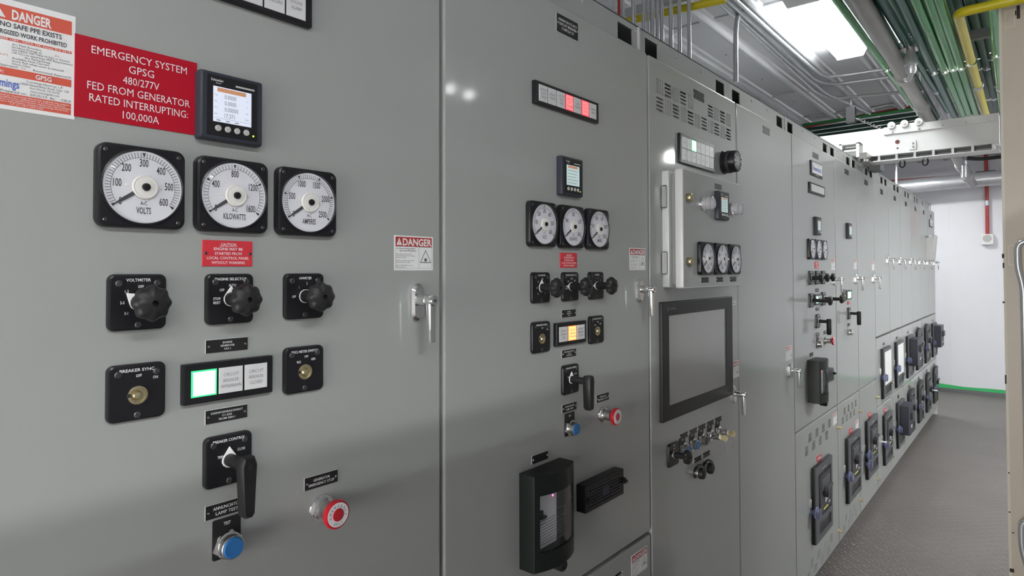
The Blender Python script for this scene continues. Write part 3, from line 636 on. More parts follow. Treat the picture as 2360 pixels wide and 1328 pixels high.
for i, l in enumerate(('Arc Flash Boundary', 'Incident Energy at', 'See NFPA 70E Table H.3(b) or Section', '130.7(C) to determine PPE Requirements', 'Arc Rating Range', 'Available Fault Current', 'Shock Risk when cover is removed', 'Glove Class', 'Limited Approach           Restricted Approach')):
    g.txt(l, (-0.0155 if i != 4 else -0.003) if i < 8 else -0.044, 0.0135-0.0034*i, 0.0025, 0.0010, al='l', w=len(l)*(0.00165 if i < 8 else 0.00195))
for i, l in enumerate(('Cummings Electrical, L.P.', '14900 Grand River Road, Suite 124', 'Fort Worth, TX 76155', 'www.cummingselec.com')): g.txt(l, 0.018, -0.0290-0.0038*i, 0.0026, 0.001, w=len(l)*0.00152)
g.txt('Prepared on:  09/25/19  By:    CELP', 0.010, -0.0448, 0.0030, 0.001, w=0.072)
g.use(REDINK)
for l, x, y in (('24 in', 0.030, 0.0105), ('12 in', -0.004, -0.0136), ('cal/cm^2', -0.034, 0.0090), ('cal-cm^2', -0.024, -0.0010), ('Category:', -0.034, 0.0036)): g.txt(l, x, y, 0.0026, 0.001, sx=0.7)
g.use(BLUEINK).txt('Cummings', -0.026, -0.0350, 0.0100, 0.001, w=0.036, bold=0.02)
part('lettering', g, t)

# second cabinet extras
nameplate('black nameplate GENERATOR CIRCUIT BREAKER CUBICLE C3 high on the second cabinet', 0.460, 2.3925, 0.098, 0.048, ['GENERATOR CTL NO.3', 'CIRCUIT BREAKER', 'CUBICLE C3'], th=0.0068)
nameplate('black nameplate above the large black breaker cover on the second cabinet', 0.3325, 1.2775, 0.064, 0.020, None)
danger('white DANGER sticker on the vented lower door of the second cabinet', 0.8345, 0.843)
def breaker_cover(label, s, z, W, H, dep, d=0.0):
    t = thing('breaker_cover', label, 'cover', at(s, z, d), FACE, group='bowed black breaker covers')
    n = 13
    def ring(k0, k1, zz, bow):
        xs = [-W/2*k0 + W*k0*i/(n-1) for i in range(n)]
        return [(x, H/2*k1, zz+bow*(1-(2*x/W/k0)**2)) for x in reversed(xs)] + [(x, -H/2*k1, zz+bow*(1-(2*x/W/k0)**2)) for x in xs]
    g = U(DKGREEN); hw, hh = 0.42, 0.33
    g.loops([ring(1, 1, 0, 0), ring(1, 1, dep-0.004, 0.020), ring(0.985, 0.99, dep, 0.020)], True, False)
    # bowed front with a window opening
    xs = [-W/2*0.985 + W*0.985*i/(n-1) for i in range(n)]; f = lambda x: dep+0.020*(1-(2*x/W/0.985)**2)
    y1, y0 = H/2*0.99, -H/2*0.99; wy1, wy0 = H*0.29, -H*0.30; wx = W*0.40
    for a, b in zip(xs, xs[1:]):
        inside = -wx < (a+b)/2 < wx
        for p, q in (((wy1, y1), (y0, wy0)) if inside else ((y0, y1),)):
            g.add([(a, p, f(a)), (b, p, f(b)), (b, q, f(b)), (a, q, f(a))], [(0, 1, 2, 3)])
    part('shell', g, t)
    gi = U(WINW).box(-wx, wx*0.30, wy0*1.02, wy1*1.02, dep-0.012, dep-0.010).use(CHAR).box(wx*0.30, wx, wy0, wy1, dep-0.013, dep-0.011)
    fp = part('breaker_face', gi, t)
    g = U(MINK)
    for i in range(9): g.box(-wx*0.9, wx*0.25, wy0*0.9+H*0.030*i, wy0*0.9+H*0.030*i+0.0014, dep-0.0100, dep-0.0094)
    for i in range(3): g.box(-wx*0.9+0.004*i, -wx*0.35, wy1*0.05-0.008*i, wy1*0.05-0.008*i+0.002, dep-0.0100, dep-0.0094)
    g.use(BLACK).box(-wx, -wx*0.62, wy1*0.12, wy1*0.34, dep-0.0100, dep-0.004).box(-wx*0.8, -wx*0.45, wy1*0.05, wy1*0.12, dep-0.01, dep-0.002)
    for i in range(8): g.use(CHAR2).box(wx*0.32, wx*0.9, wy1*0.1-0.010*i, wy1*0.1-0.010*i+0.0025, dep-0.0111, dep-0.0095)
    part('face_details', g, fp)
    part('indicator_light', U(RLED).lathe(0.004, wy1*0.70, [(0.0026, dep-0.0102), (0.002, dep-0.008)], 12), t, 'glowing pink indicator')
    gw = U(CLEAR)
    xs2 = [x for x in xs if -wx-1e-6 < x < wx+1e-6]; xs2 = [-wx]+xs2+[wx]
    for a, b in zip(xs2, xs2[1:]):
        if b-a > 1e-5: gw.add([(a, wy0, f(a)-0.001), (b, wy0, f(b)-0.001), (b, wy1, f(b)-0.001), (a, wy1, f(a)-0.001), (a, wy0, f(a)-0.003), (b, wy0, f(b)-0.003), (b, wy1, f(b)-0.003), (a, wy1, f(a)-0.003)], [(0, 1, 2, 3), (7, 6, 5, 4)])
    part('window_pane', gw, t)
    g = U(BLACK).lathe(0.022, -H/2-0.012, [(0.010, 0.0), (0.009, dep*0.55), (0.015, dep*0.6), (0.016, dep+0.008), (0.011, dep+0.013)], 30, 8, 0.05)
    g.box(0.012, 0.032, -H/2-0.012, -H/2+0.004, 0.004, dep*0.5)
    part('thumb_screw', g, t)
    return t
def aux_cover(label, s, z, W, H, dep, d=0.0):
    t = thing('relay_cover', label, 'cover', at(s, z, d), FACE, group='small ribbed black covers')
    g = U(BLACK).plate(0, 0, W, H, -0.0005, dep, 0.003, 0.003)
    part('shell', g, t)
    g = U(CHAR)
    for i in range(7):
        y = -H*0.34 + H*0.68*i/6
        for x0, x1 in (((-W*0.40, -W*0.10), (W*0.10, W*0.40)) if 2 <= i <= 4 else ((-W*0.40, W*0.40),)): g.box(x0, x1, y-0.0012, y+0.0012, dep-0.001, dep+0.0022)
    part('rib', g, t)
    part('window', U(SLATE).box(-W*0.085, W*0.085, -H*0.17, H*0.17, dep-0.001, dep+0.001), t)
    for q in (-1, 1): part('thumb_screw', U(BLACK).lathe(q*W*0.47, -q*0.0+0.004*q, [(0.006, dep-0.002), (0.0085, dep+0.002), (0.0085, dep+0.008), (0.004, dep+0.009), (0.004, dep+0.014)], 14), t)
    return t
breaker_cover('tall black breaker cover with clear window and pink light on the second cabinet', 0.3345, 1.145, 0.165, 0.226, 0.045)
aux_cover('small wide ribbed black cover beside the tall breaker cover, second cabinet', 0.593, 1.133, 0.200, 0.073, 0.030)
breaker_cover('tall black breaker cover low on the fifth cabinet, seen edge-on', 2.437+0.3345, 1.145, 0.165, 0.226, 0.060)
aux_cover('small ribbed black cover beside the breaker cover on the fifth cabinet', 2.437+0.593, 1.133, 0.200, 0.073, 0.030)

# ---------------------------------------------------------------- touchscreen cabinet
nameplate('dark blank nameplate set in the woven vent at the top of the touchscreen cabinet', 1.308, 2.3885, 0.096, 0.034, None)
TT = [('%s' % a,) for a in ('ENGINE', 'BUS', 'SYSTEM', 'MODE', 'FUEL', 'BATT', 'ALARM')*2]
annunciator('two-row indicator of fourteen white windows with one lit green, above the wall box', 1.278, 2.169, 0.303, 0.104, 7, 2, TT, {2: 'g'}, wd=0.012, wh=0.085)
t = thing('alarm_horn', 'round black slotted alarm horn right of the two-row indicator', 'horn', at(1.548, 2.172), FACE)
part('body', U(BLACK).lathe(0, 0, [(0.047, -0.0005), (0.047, 0.004), (0.043, 0.008), (0.043, 0.052), (0.041, 0.056), (0.035, 0.057)], 40), t)
for i in range(10): a = 2*PI*i/10+0.3; part('slot', U(INTER).prism([(0.0385*math.cos(a+q)*k, 0.0385*math.sin(a+q)*k) for q, k in ((-0.10, 1), (0.10, 1), (0.10, 0.5), (-0.10, 0.5))], 0.0566, 0.0574), t)
part('grille_edge', U(CHAR).lathe(0, 0, [(0.0445, 0.020), (0.0445, 0.030)], 40), t)
t = thing('control_box', 'shallow grey box with projecting cover carrying three dials, on the touchscreen cabinet', 'box', at(1.0, 0), FACE)
Z0, Z1 = 1.684, 2.074
g = U(LGREY).plate(0.264, (Z0+Z1)/2, 0.512, Z1-Z0, -0.0005, 0.023, 0.006, 0.003).use(GREY).plate(0.268, (Z0+Z1)/2, 0.47, Z1-Z0-0.02, 0.022, 0.050)
part('back_box', g, t)
part('cover', U(LGREY).plate(0.262, (Z0+Z1)/2, 0.520, Z1-Z0+0.004, 0.049, 0.0745, 0.008, 0.004).use(GREY).plate(0.262, (Z0+Z1)/2, 0.511, Z1-Z0-0.006, 0.0735, 0.0752, 0.006), t)
for zz in (1.985, 1.766): part('hinge', U(CHROME).box(-0.004, 0.003, zz-0.035, zz+0.035, 0.004, 0.020).use(DINK).box(-0.0045, 0.0, zz-0.0375, zz-0.035, 0.005, 0.019).box(-0.0045, 0.0, zz+0.035, zz+0.0375, 0.005, 0.019), t, 'bright hinge')
for zz in (1.980, 1.770): part('bolt', U(BRASS).lathe(0.038, zz, [(0.015, 0.075), (0.015, 0.090), (0.012, 0.092)], 6).use(DINK).box(0.037, 0.039, zz-0.009, zz+0.009, 0.0918, 0.0923), t, 'brass hexagonal bolt')
DB = 0.0752
power_meter('square black controller with pale green screen on the projecting box', 1.310, 1.974, False, DB)
for i, x in enumerate((1.155, 1.420)):
    t = thing('indicator_lamp', 'clear ribbed indicator lamp %s of the pale green controller on the projecting box' % ('left', 'right')[i], 'lamp', at(x, 1.969, DB), FACE, group='clear indicator lamps')
    part('ring', U(CHROME).lathe(0, 0, [(0.024, -0.0005), (0.0235, 0.008)], 28), t)
    part('lens', U(CLEARP).lathe(0, 0, [(0.0205, 0.007)]+[(0.022 if q % 2 else 0.0205, 0.010+0.004*q) for q in range(8)]+[(0.018, 0.043), (0.010, 0.046)], 28), t)
for nm, x, vals, un, cr in (('left', 1.166, V6P, 'VOLTS', 0), ('middle', 1.296, K16, 'HERTZ', 2), ('right', 1.426, V6P, 'VOLTS', 1)):
    dial_meter('%s of three round dials on the projecting grey box' % nm, x, 1.782, vals, un, DB, cross=cr)
    nameplate('small black nameplate under the %s dial of the projecting box' % nm, x+0.004, 1.708, 0.064, 0.0185, None, DB)
nameplate('small black nameplate above the pale green controller on the projecting box', 1.295, 2.043, 0.066, 0.0185, None, DB)
t = thing('touchscreen', 'large dark touchscreen with wide black bezel on the grey cabinet', 'screen', at(1.286, 1.4395), FACE)
part('bezel', U(BLACKM).plate(0, 0, 0.616, 0.395, -0.0005, 0.012, 0.004, 0.003, holes=[rr(-0.010, 0.001, 0.500, 0.300)], hd=0.004), t)
part('display', U(HMI).box(-0.262, 0.242, -0.151, 0.153, 0.0075, 0.0085), t)
part('brand_lettering', U(MINK).txt('SCHNEIDER', -0.252, 0.1735, 0.0055, 0.0125, w=0.045, al='l').box(-0.268, -0.266, 0.168, 0.180, 0.0122, 0.0126).box(-0.268, -0.262, 0.168, 0.1695, 0.0122, 0.0126), t)
t = thing('label_strip', 'tiny white lettered strip right of the touchscreen corner', 'label', at(1.632, 1.607), FACE)
part('sheet', U(WINW).plate(0, 0, 0.054, 0.014, -0.0005, 0.001), t); part('lettering', U(DINK).txt('CLOSED', 0, 0, 0.007, 0.0013, w=0.044), t)
danger('white DANGER sticker squeezed right of the touchscreen', 1.640, 1.336)
for i in range(5): nameplate('%s from the left in the row of five nameplates under the touchscreen' % OD[i].replace('last', 'fifth'), 1.156+0.0766*i, 1.1655, 0.064, 0.019, None)
button('blue button with chrome ring, first from the left under the touchscreen', 1.143, 1.122, 'TEST', BLUE)
button('blue button with chrome ring, second from the left under the touchscreen', 1.222, 1.122, 'TEST', BLUE)
button('dark button with chrome ring between the blue buttons and the keyed locks', 1.299, 1.122, 'TEST', CHAR)
button('chrome key lock with keys hanging, left of two under the touchscreen', 1.378, 1.122, 'OFF', keyed=2)
button('chrome key lock with brass key, right of two under the touchscreen', 1.455, 1.122, 'OFF', keyed=2)
switch('black rotary switch with lobed knob low left under the touchscreen', 1.066, 1.1215, 'MODE', [('OFF', -0.018, 0.0), ('AUTO', 0.0, 0.02)], 'knob', PI)
for i in range(2):
    nameplate('small nameplate above the %s capped socket under the touchscreen' % ('left', 'right')[i], 1.270+0.077*i, 1.058, 0.062, 0.0185, None)
    t = thing('capped_socket', 'small round socket with black rubber cap, %s of two under the touchscreen' % ('left', 'right')[i], 'socket', at(1.255+0.077*i, 1.014), FACE, group='capped sockets')
    part('flange', U(BLACK).lathe(0, 0, [(0.021, -0.0005), (0.020, 0.006)], 24).use(STEEL).lathe(0, 0, [(0.0175, 0.006), (0.0175, 0.018)], 24), t)
    part('cap', U(RUBBER).lathe(0, 0, [(0.020, 0.017), (0.0205, 0.021), (0.019, 0.031), (0.013, 0.034)], 24), t)
    part('strap', U(RUBBER).tube(arc([(0, 0.018, 0.004), (0, 0.030, 0.012), (0, 0.026, 0.028), (0, 0.015, 0.030)], 0.01), 0.004, 8), t)

# plain cabinet and fifth to seventh cabinets
nameplate('small blank grey nameplate high on the plain cabinet', 2.0625, 2.387, 0.096, 0.034, None)
danger('white DANGER sticker above the handle of the plain cabinet', 2.368, 1.330)
nameplate('small nameplate near the top of the fifth cabinet above the maker plate', 2.905, 2.388, 0.118, 0.030, None)
t = thing('maker_plate', 'white maker plate with blue lettering in a black frame, high on the fifth cabinet', 'sign', at(2.906, 2.309), FACE)
part('frame', U(BLACK).plate(0, 0, 0.235, 0.082, -0.0005, 0.008, 0.002, 0.002), t); part('sheet', U(STICK).plate(0.004, 0.004, 0.205, 0.062, 0.007, 0.009), t)
part('lettering', U(BLUEINK).txt('Russelectric', 0.004, 0.002, 0.026, 0.0095, w=0.175, bold=0.02).box(-0.075, 0.07, 0.026, 0.027, 0.009, 0.0094).use(WHITE).box(-0.03, 0.03, -0.0345, -0.0325, 0.0079, 0.0083), t)
nameplate('small black nameplate above the breaker cover of the fifth cabinet', 2.769, 1.281, 0.064, 0.020, None)
nameplate('white-edged nameplate near the top of the narrow cabinet with one power meter', 3.657, 2.386, 0.118, 0.034, None)
power_meter('black power meter alone on the narrow cabinet past the fifth', 3.662, 1.998, False)
danger('white DANGER sticker by the handle of the narrow one-meter cabinet', 3.882, 1.782)
annunciator('small indicator with bright green window on the narrow one-meter cabinet', 3.640, 1.579, 0.150, 0.062, 2, 1, [], {0: 'g', 1: 'g'}, wd=0.03, wh=0.044)
switch('black key switch left of the bright green window on the narrow cabinet', 3.530, 1.578, 'SYNC', [('OFF', 0, 0.02)], 'key', name='key_switch')
nameplate('red nameplate below the bright green window on the narrow cabinet', 3.658, 1.525, 0.060, 0.020, None, red=True)
switch('black pistol-grip switch on the narrow cabinet past the fifth', 3.660, 1.458, 'BREAKER', [('TRIP', -0.014, 0.007)], 'pistol', PI/2, name='pistol_switch')
nameplate('small black nameplate below the pistol-grip switch of the narrow cabinet', 3.660, 1.384, 0.060, 0.020, None)
button('chrome push button at the bottom of the narrow cabinet instruments', 3.657, 1.335, None, BUTTON)
nameplate('white-edged nameplate near the top of the blank cabinet before the far six', 4.263, 2.380, 0.118, 0.036, None)
danger('white DANGER sticker on the blank cabinet before the far six', 4.487, 1.774)
for i in range(6): nameplate('small nameplate near the top of the %s of the six far cabinets' % OD[i], 4.864+0.606*i, 2.370, 0.110, 0.040, None)
t = thing('maker_plate', 'black framed white plate near the top of the last cabinet in the row', 'sign', at(7.888, 2.285), FACE)
part('frame', U(BLACK).plate(0, 0, 0.28, 0.088, -0.0005, 0.006), t); part('sheet', U(STICK).plate(0, 0.004, 0.24, 0.068, 0.005, 0.007), t); part('lettering', U(MINK).txt('Russelectric', 0, 0, 0.026, 0.0075, w=0.19), t)
# document sleeve held open on the last cabinets
t = thing('document_holder', 'small open-topped grey document holder on the far doors above the handles', 'document holder', at(7.62, 1.99), FACE)
part('pocket', U(PAPER).loops([[(-0.12, -0.14, 0.0), (0.12, -0.14, 0.0), (0.12, -0.14, 0.055), (-0.12, -0.14, 0.055)], [(-0.12, 0.11, 0.0), (0.12, 0.11, 0.0), (0.12, 0.14, 0.080), (-0.12, 0.14, 0.080)], [(-0.116, 0.11, 0.003), (0.116, 0.11, 0.003), (0.116, 0.14, 0.077), (-0.116, 0.14, 0.077)], [(-0.116, -0.13, 0.003), (0.116, -0.13, 0.003), (0.116, -0.13, 0.052), (-0.116, -0.13, 0.052)]]), t)
part('papers', U(STICK).box(-0.10, 0.10, -0.13, 0.15, 0.02, 0.032), t, 'white papers')

# ---------------------------------------------------------------- moulded case breakers low on the far cabinets
def breaker(label, s, z, W, H, style, cap=None, d=0.0, tag=None):
    t = thing('circuit_breaker', label, 'circuit breaker', at(s, z, d), FACE, group='circuit breakers of the far cabinets')
    key = (round(W, 3), round(H, 3), style)
    wx0, wx1, wy0, wy1 = -W*0.34, W*0.40, -H*0.20, H*0.40
    hole = rr((wx0+wx1)/2, (wy0+wy1)/2, wx1-wx0, wy1-wy0); low = rr(W*0.05, -H*0.345, W*0.70, H*0.15)
    bz = lambda: U(CHAR2 if style != 'arched' else CHAR).plate(0, 0, W, H, 0.003, 0.023, 0.004, 0.002, holes=[hole, low], hd=0.012).use(BLACK).plate(0, 0, W+0.004, H+0.004, -0.0005, 0.017, 0.004).mesh('bezel')
    part('bezel', cached(('bz', key), bz), t)
    if style == 'arched': part('hood', cached(('hd', key), lambda: U(CHAR).prism([(W/2, H/2-0.004), (W*0.40, H/2+0.020), (0, H/2+0.030), (-W*0.40, H/2+0.020), (-W/2, H/2-0.004)], 0.002, 0.026).mesh('hood')), t)
    if style == 'blank':
        part('blank_plate', cached(('bl', key), lambda: U(STICK).plate((wx0+wx1)/2, (wy0+wy1)/2, (wx1-wx0)*1.12, (wy1-wy0)*1.12, 0.0228, 0.0245).mesh('blank_plate')), t, 'white blanking plate')
    else:
        part('breaker_face', cached(('bf', key), lambda: U(CHAR).plate(W*0.02, H*0.10, W*0.62, H*0.50, 0.011, 0.026, 0.003, 0.002).use(CHAR2).plate(W*0.02, H*0.22, W*0.46, H*0.16, 0.0255, 0.030, 0.003, 0.002).mesh('breaker_face')), t)
        part('toggle_handle', cached(('th', key), lambda: U(BLACK).plate(W*0.0, H*0.10, W*0.16, H*0.12, 0.026, 0.048, 0.006, 0.004).plate(W*0.17, H*0.11, W*0.09, H*0.13, 0.026, 0.042, 0.006, 0.004).use(CHAR2).plate(W*0.05, H*0.175, W*0.30, H*0.035, 0.026, 0.052, 0.003).mesh('toggle_handle')), t)
        part('rating_label', cached(('rl', key), lambda: U(WINW).box(W*0.00, W*0.07, -H*0.05, H*0.035, 0.0258, 0.0266).box(W*0.10, W*0.15, -H*0.04, H*0.045, 0.0258, 0.0266).box(W*0.19, W*0.31, -H*0.10, -H*0.08, 0.0258, 0.0266).mesh('rating_label')), t, 'white rating labels')
        part('yellow_mark', cached(('ym', key), lambda: U(YTAG).box(-W*0.10, W*0.16, -H*0.130, -H*0.112, 0.0258, 0.0266).mesh('yellow_mark')), t)
        part('maker_strip', cached(('ms', key), lambda: U(BUTTON).box(-W*0.14, W*0.12, H*0.430, H*0.438, 0.0228, 0.0236).mesh('maker_strip')), t)
    if style == 'boxed': part('plug_in_box', cached(('pb', key), lambda: U(SLATE).plate(W*0.03, H*0.12, W*0.86, H*0.64, 0.022, 0.090, 0.004, 0.004).use(CHAR).plate(W*0.12, H*0.19, W*0.42, H*0.16, 0.089, 0.108, 0.004, 0.004).use(WINW).box(W*0.02, W*0.2, -H*0.09, -H*0.03, 0.0895, 0.0908).mesh('plug_in_box')), t, 'projecting dark slate box')
    sp = part('status_panel', cached(('sp', key), lambda: U(INTER).box(W*0.05-W*0.345, W*0.05+W*0.345, -H*0.415, -H*0.275, 0.009, 0.0125).use(WINW).lathe(-W*0.10, -H*0.345, [(H*0.030, 0.012), (H*0.030, 0.016)], 16).box(W*0.08, W*0.17, -H*0.385, -H*0.31, 0.012, 0.016).use(INTER).lathe(-W*0.10, -H*0.345, [(H*0.020, 0.0155), (H*0.020, 0.0168)], 14).box(W*0.10, W*0.15, -H*0.37, -H*0.325, 0.0155, 0.0168).mesh('status_panel')), t)
    if cap:
        x, y = -W/2-0.012, -H*0.06
        part('lock_cap', cached(('lc', 1), lambda: U(BLUEGL).lathe(0, 0, [(0.014, 0.0), (0.014, 0.018), (0.030, 0.020), (0.031, 0.034), (0.027, 0.038), (0.027, 0.048), (0.020, 0.050)], 24).mesh('lock_cap')), t, 'translucent blue lock cap').location = (x, y, 0.0)
        if cap > 1: part('lock_cap', MC[('lc', 1)], t, 'translucent blue lock cap').location = (x, y-0.065, 0.0)
        part('lock_tab', cached(('lt', 1), lambda: U(STEEL).plate(0, 0.045, 0.016, 0.05, -0.0005, 0.006, 0.003).mesh('lock_tab')), t).location = (x-0.002, y, 0)
    if tag: part('white_strap', U(STICK).tube([(W*0.18, H*0.06, 0.03), (W*0.24, H*0.045, 0.09)], 0.006, 8), t, 'white strap sticking out')
    return t
LW = ['of the fifth cabinet', 'of the narrow one-meter cabinet', 'just left of the far six cabinets'] + ['of the %s far cabinet' % o for o in ('first', 'second', 'third', 'fourth', 'fifth', 'sixth')]
LX = [2.917, 3.690, 4.285] + [4.911+0.609*i for i in range(6)]
for i in range(9):
    if i < 3: breaker('dark grey breaker with blue lock cap low %s' % LW[i], LX[i], 0.465, 0.355, 0.405, 'flat', 2 if i == 2 else 1, tag=(i == 2))
    elif i == 3: breaker('dark grey breaker in the lower row %s' % LW[i], LX[i], 0.400, 0.315, 0.385, 'flat', 1)
    elif i == 4: breaker('breaker with projecting slate box in the lower row %s' % LW[i], LX[i], 0.400, 0.315, 0.385, 'boxed', 1)
    else: breaker('arched black breaker in the lower row %s' % LW[i], LX[i], 0.390, 0.315, 0.385, 'arched', 1 if i != 5 else None, tag=(i == 7))
for i in range(6):
    st, ds = [('blank', 'breaker frame with white blanking plate'), ('blank', 'breaker frame with white blanking plate'), ('boxed', 'breaker with projecting black box'), ('arched', 'arched black breaker'), ('arched', 'arched black breaker'), ('boxed', 'breaker with projecting black box')][i]
    breaker('%s in the upper row %s' % (ds, LW[3+i]), LX[3+i]-0.02, 0.925, 0.335, 0.385, st, 1 if i not in (3,) else None)
for i in range(4):
    t = thing('warning_plate', 'small red tag above the lower breaker %s' % LW[i], 'sign', at(LX[i]+(-0.02 if i < 3 else -0.05), 0.680 if i < 3 else 0.612), FACE, group='red tags above the lower breakers')
    part('plate', U(RED2).plate(0, 0.010, 0.085, 0.030, -0.0005, 0.002), t); part('stub', U(BLACK).plate(0.01, -0.014, 0.036, 0.018, -0.0005, 0.003), t); part('lettering', U(WHITE).box(-0.03, 0.03, 0.008, 0.013, 0.0018, 0.0023), t)
for i in range(4, 9): nameplate('white lettered tag above the lower breaker %s' % LW[i], LX[i]-0.03, 0.632, 0.09, 0.030, None)
for i in range(6): nameplate('small tag above the upper breaker %s' % LW[3+i], LX[3+i]-0.06, 1.150, 0.075, 0.022, None)
danger('small DANGER sticker beside the lower vent of the fifth cabinet', 3.268, 0.842)
danger('small DANGER sticker below the vent of the narrow one-meter cabinet', 3.866, 0.690)
# ---------------------------------------------------------------- lamps
def fixture(label, x, y, z, L, axis='x', drop=0.0, lens=None):
    t = thing('fluorescent_fixture', label, 'lamp', (x, y, z), (0, 0, 0 if axis == 'x' else PI/2), group='fluorescent ceiling fixtures')
    g = U(BEAMW).box(-L/2, L/2, -0.115, 0.115, 0.055, 0.085)
    for q in (-1, 1): g.loops([[(q*L/2, -0.115, 0.06), (q*L/2, -0.085, 0.0), (q*L/2, 0.085, 0.0), (q*L/2, 0.115, 0.06)], [(q*(L/2+0.02), -0.115, 0.06), (q*(L/2+0.02), -0.085, 0.0), (q*(L/2+0.02), 0.085, 0.0), (q*(L/2+0.02), 0.115, 0.06)]])
    if drop: g.tube([(0, 0, 0.08), (0, 0, 0.08+drop)], 0.008, 8)
    part('housing', g, t)
    part('lens', U(lens or LENS).loops([[(q*L/2*0.995, -0.11, 0.056), (q*L/2*0.995, -0.082, 0.004), (q*L/2*0.995, 0.082, 0.004), (q*L/2*0.995, 0.11, 0.056)] for q in (-1, 1)]), t, 'lit lens')
    return t
def twin_strip(label, x, y, z, L, axis='x', lens=None, sk=0.004):
    t = thing('fluorescent_fixture', label, 'lamp', (x, y, z), (0, 0, 0 if axis == 'x' else PI/2), group='twin strip fixtures')
    part('housing', U(BEAMW).box(-L/2-0.02, L/2+0.02, -0.125, 0.125, 0.012, 0.08).box(-L/2-0.02, L/2+0.02, -0.130, -0.122, -sk, 0.03).box(-L/2-0.02, L/2+0.02, 0.122, 0.130, -sk, 0.03).box(-0.15, 0.15, -0.02, 0.02, 0.08, 3.36-z), t)
    for q in (-1, 1): part('lens', U(lens or TUBE).box(-L/2, L/2, q*0.078-0.028, q*0.078+0.028, 0.006, 0.013), t, 'glowing strip lens')
    return t
for i, (x, l) in enumerate(((3.52, 'glaring beside the green conduits at top'),)):
    fixture('long fluorescent ceiling fixture over the aisle, %s' % l, x, 0.06, 3.275, 1.18)
for i, (x, l) in enumerate(((-2.9, 'first'), (-1.05, 'second'), (4.95, 'third'), (6.4, 'last'))):
    twin_strip('%s twin strip fixture beyond the low wall across the aisle' % l, x, -2.69, 3.22, 1.2, lens=TUBE2 if x < 0 else TUBE, sk=0.024 if x < 0 else 0.0)
t = thing('emergency_light', 'twin-head emergency light high beyond the low cabinet row across the aisle', 'lamp', (2.77, -2.69, 3.2))
part('box', U(BEAMW).box(-0.10, 0.10, -0.05, 0.05, 0.05, 0.16), t)
for q in (-1, 1): part('lamp_head', U(LENS).lathe(q*0.11, 0.0, [(0.035, 0.0), (0.04, 0.02), (0.02, 0.06)], 16), t, 'lit lamp head')
twin_strip('bright short fixture below the white beam in front of the back wall', 8.55, 0.571, 3.219, 0.50, 'y')

# ---------------------------------------------------------------- overhead conduits
def conduit(name, label, pts, r, m, cat='conduit', rad=0.12, clamps=(), couplings=(), group=None, n=12):
    p0 = Vector(pts[0]); t = thing(name, label, cat, p0, group=group)
    pp = [Vector(p)-p0 for p in pts]
    part('tube', U(m).tube(arc(pp, rad), r, n), t)
    d = (pp[-1]-pp[0]).normalized() if len(pp) > 1 else Vector((1, 0, 0))
    for c in clamps:
        q = Vector(c)-p0; u = Vector((0, 0, 1))
        g = U(CHROME).tube([q-d*0.012, q+d*0.012], r*1.22, 14)
        g.box(q.x-0.012, q.x+0.012, q.y-0.006, q.y+0.006, q.z+r, q.z+r+0.03)
        g.tube([q+Vector((0, r*1.6, r*0.4)), q+Vector((0, -r*1.9, r*0.4))], 0.005, 6)
        part('clamp', g, t, 'bright strap clamp')
    for c in couplings:
        q = Vector(c)-p0; part('coupling', U(GALV).tube([q-d*0.035, q-d*0.03, q+d*0.03, q+d*0.035], [r*1.0, r*1.18, r*1.18, r*1.0], 14), t, 'steel coupling')
    return t
def run(A, B, back=1.6, fwd=0.7):
    A = Vector(A); B = Vector(B); d = (B-A).normalized(); return [tuple(A-d*back), tuple(B+d*fwd)]
def on(A, B, k): A = Vector(A); B = Vector(B); return tuple(A+(B-A)*k)
OG = 'painted conduits overhead in the aisle'
ZL = 2.95
runs = [
 ('slim green conduit nearest the glaring fixture', (2.157, -0.284, ZL), (5.107, -0.269, ZL), 0.017, GREEN, 0.42),
 ('thin bright steel conduit left of the grey sprinkler main', (2.260, -0.299, 2.98), (5.249, -0.289, 2.98), 0.009, GALV, 0.52),
 ('green conduit just right of the grey sprinkler main', (2.305, -0.387, 2.97), (5.230, -0.353, 2.97), 0.018, GREEND, None),
 ('thin teal conduit between green conduits by the sprinkler head', (2.338, -0.427, 2.97), (4.250, -0.440, 2.97), 0.022, TEAL, None),
 ('broad teal conduit passing right of the sprinkler head', (2.346, -0.507, ZL), (5.130, -0.472, ZL), 0.024, TEAL, 0.46),
 ('bright green conduit, first of three together', (2.333, -0.562, 2.93), (5.043, -0.537, 2.93), 0.022, GREEN, 0.46),
 ('bright green conduit, middle of three together', (2.372, -0.608, 2.93), (5.036, -0.570, 2.93), 0.022, GREEN, 0.445),
 ('bright green conduit, last of three, beside the yellow conduit', (2.400, -0.641, 2.93), (5.073, -0.613, 2.93), 0.022, GREEN, 0.436),
 ('bright green conduit right beside the beige door', (2.680, -0.812, 2.975), (4.495, -0.780, 2.975), 0.022, GREEN, 0.5),
]
for l, A, B, r, m, k in runs:
    conduit('conduit', l, run(A, B), r, m, clamps=[on(A, B, (B[0]*0+k))] if k else (), couplings=[on(A, B, 0.985)] if m is not GALV else (), group=OG)
ZU = 3.16
for i, (a, b) in enumerate([((2.882, -0.394, ZU), (4.754, -0.369, ZU)), ((2.941, -0.464, ZU), (4.292, -0.443, ZU)), ((2.990, -0.521, ZU), (3.906, -0.510, ZU)), ((3.072, -0.617, ZU), (5.282, -0.635, ZU)), ((3.101, -0.652, ZU), (5.641, -0.667, ZU)), ((3.149, -0.708, ZU), (5.670, -0.700, ZU)), ((3.184, -0.750, ZU), (5.218, -0.741, ZU))]):
    conduit('conduit', 'dark green upper-layer conduit, %s from the left above the dark strut' % ['first', 'second', 'third', 'fourth', 'fifth', 'sixth', 'seventh'][i], run(a, b, 1.8, 0.6), 0.026, GREEND, clamps=[on(a, b, 0.55)], couplings=[on(a, b, 0.95)], group='dark green conduits above the strut')
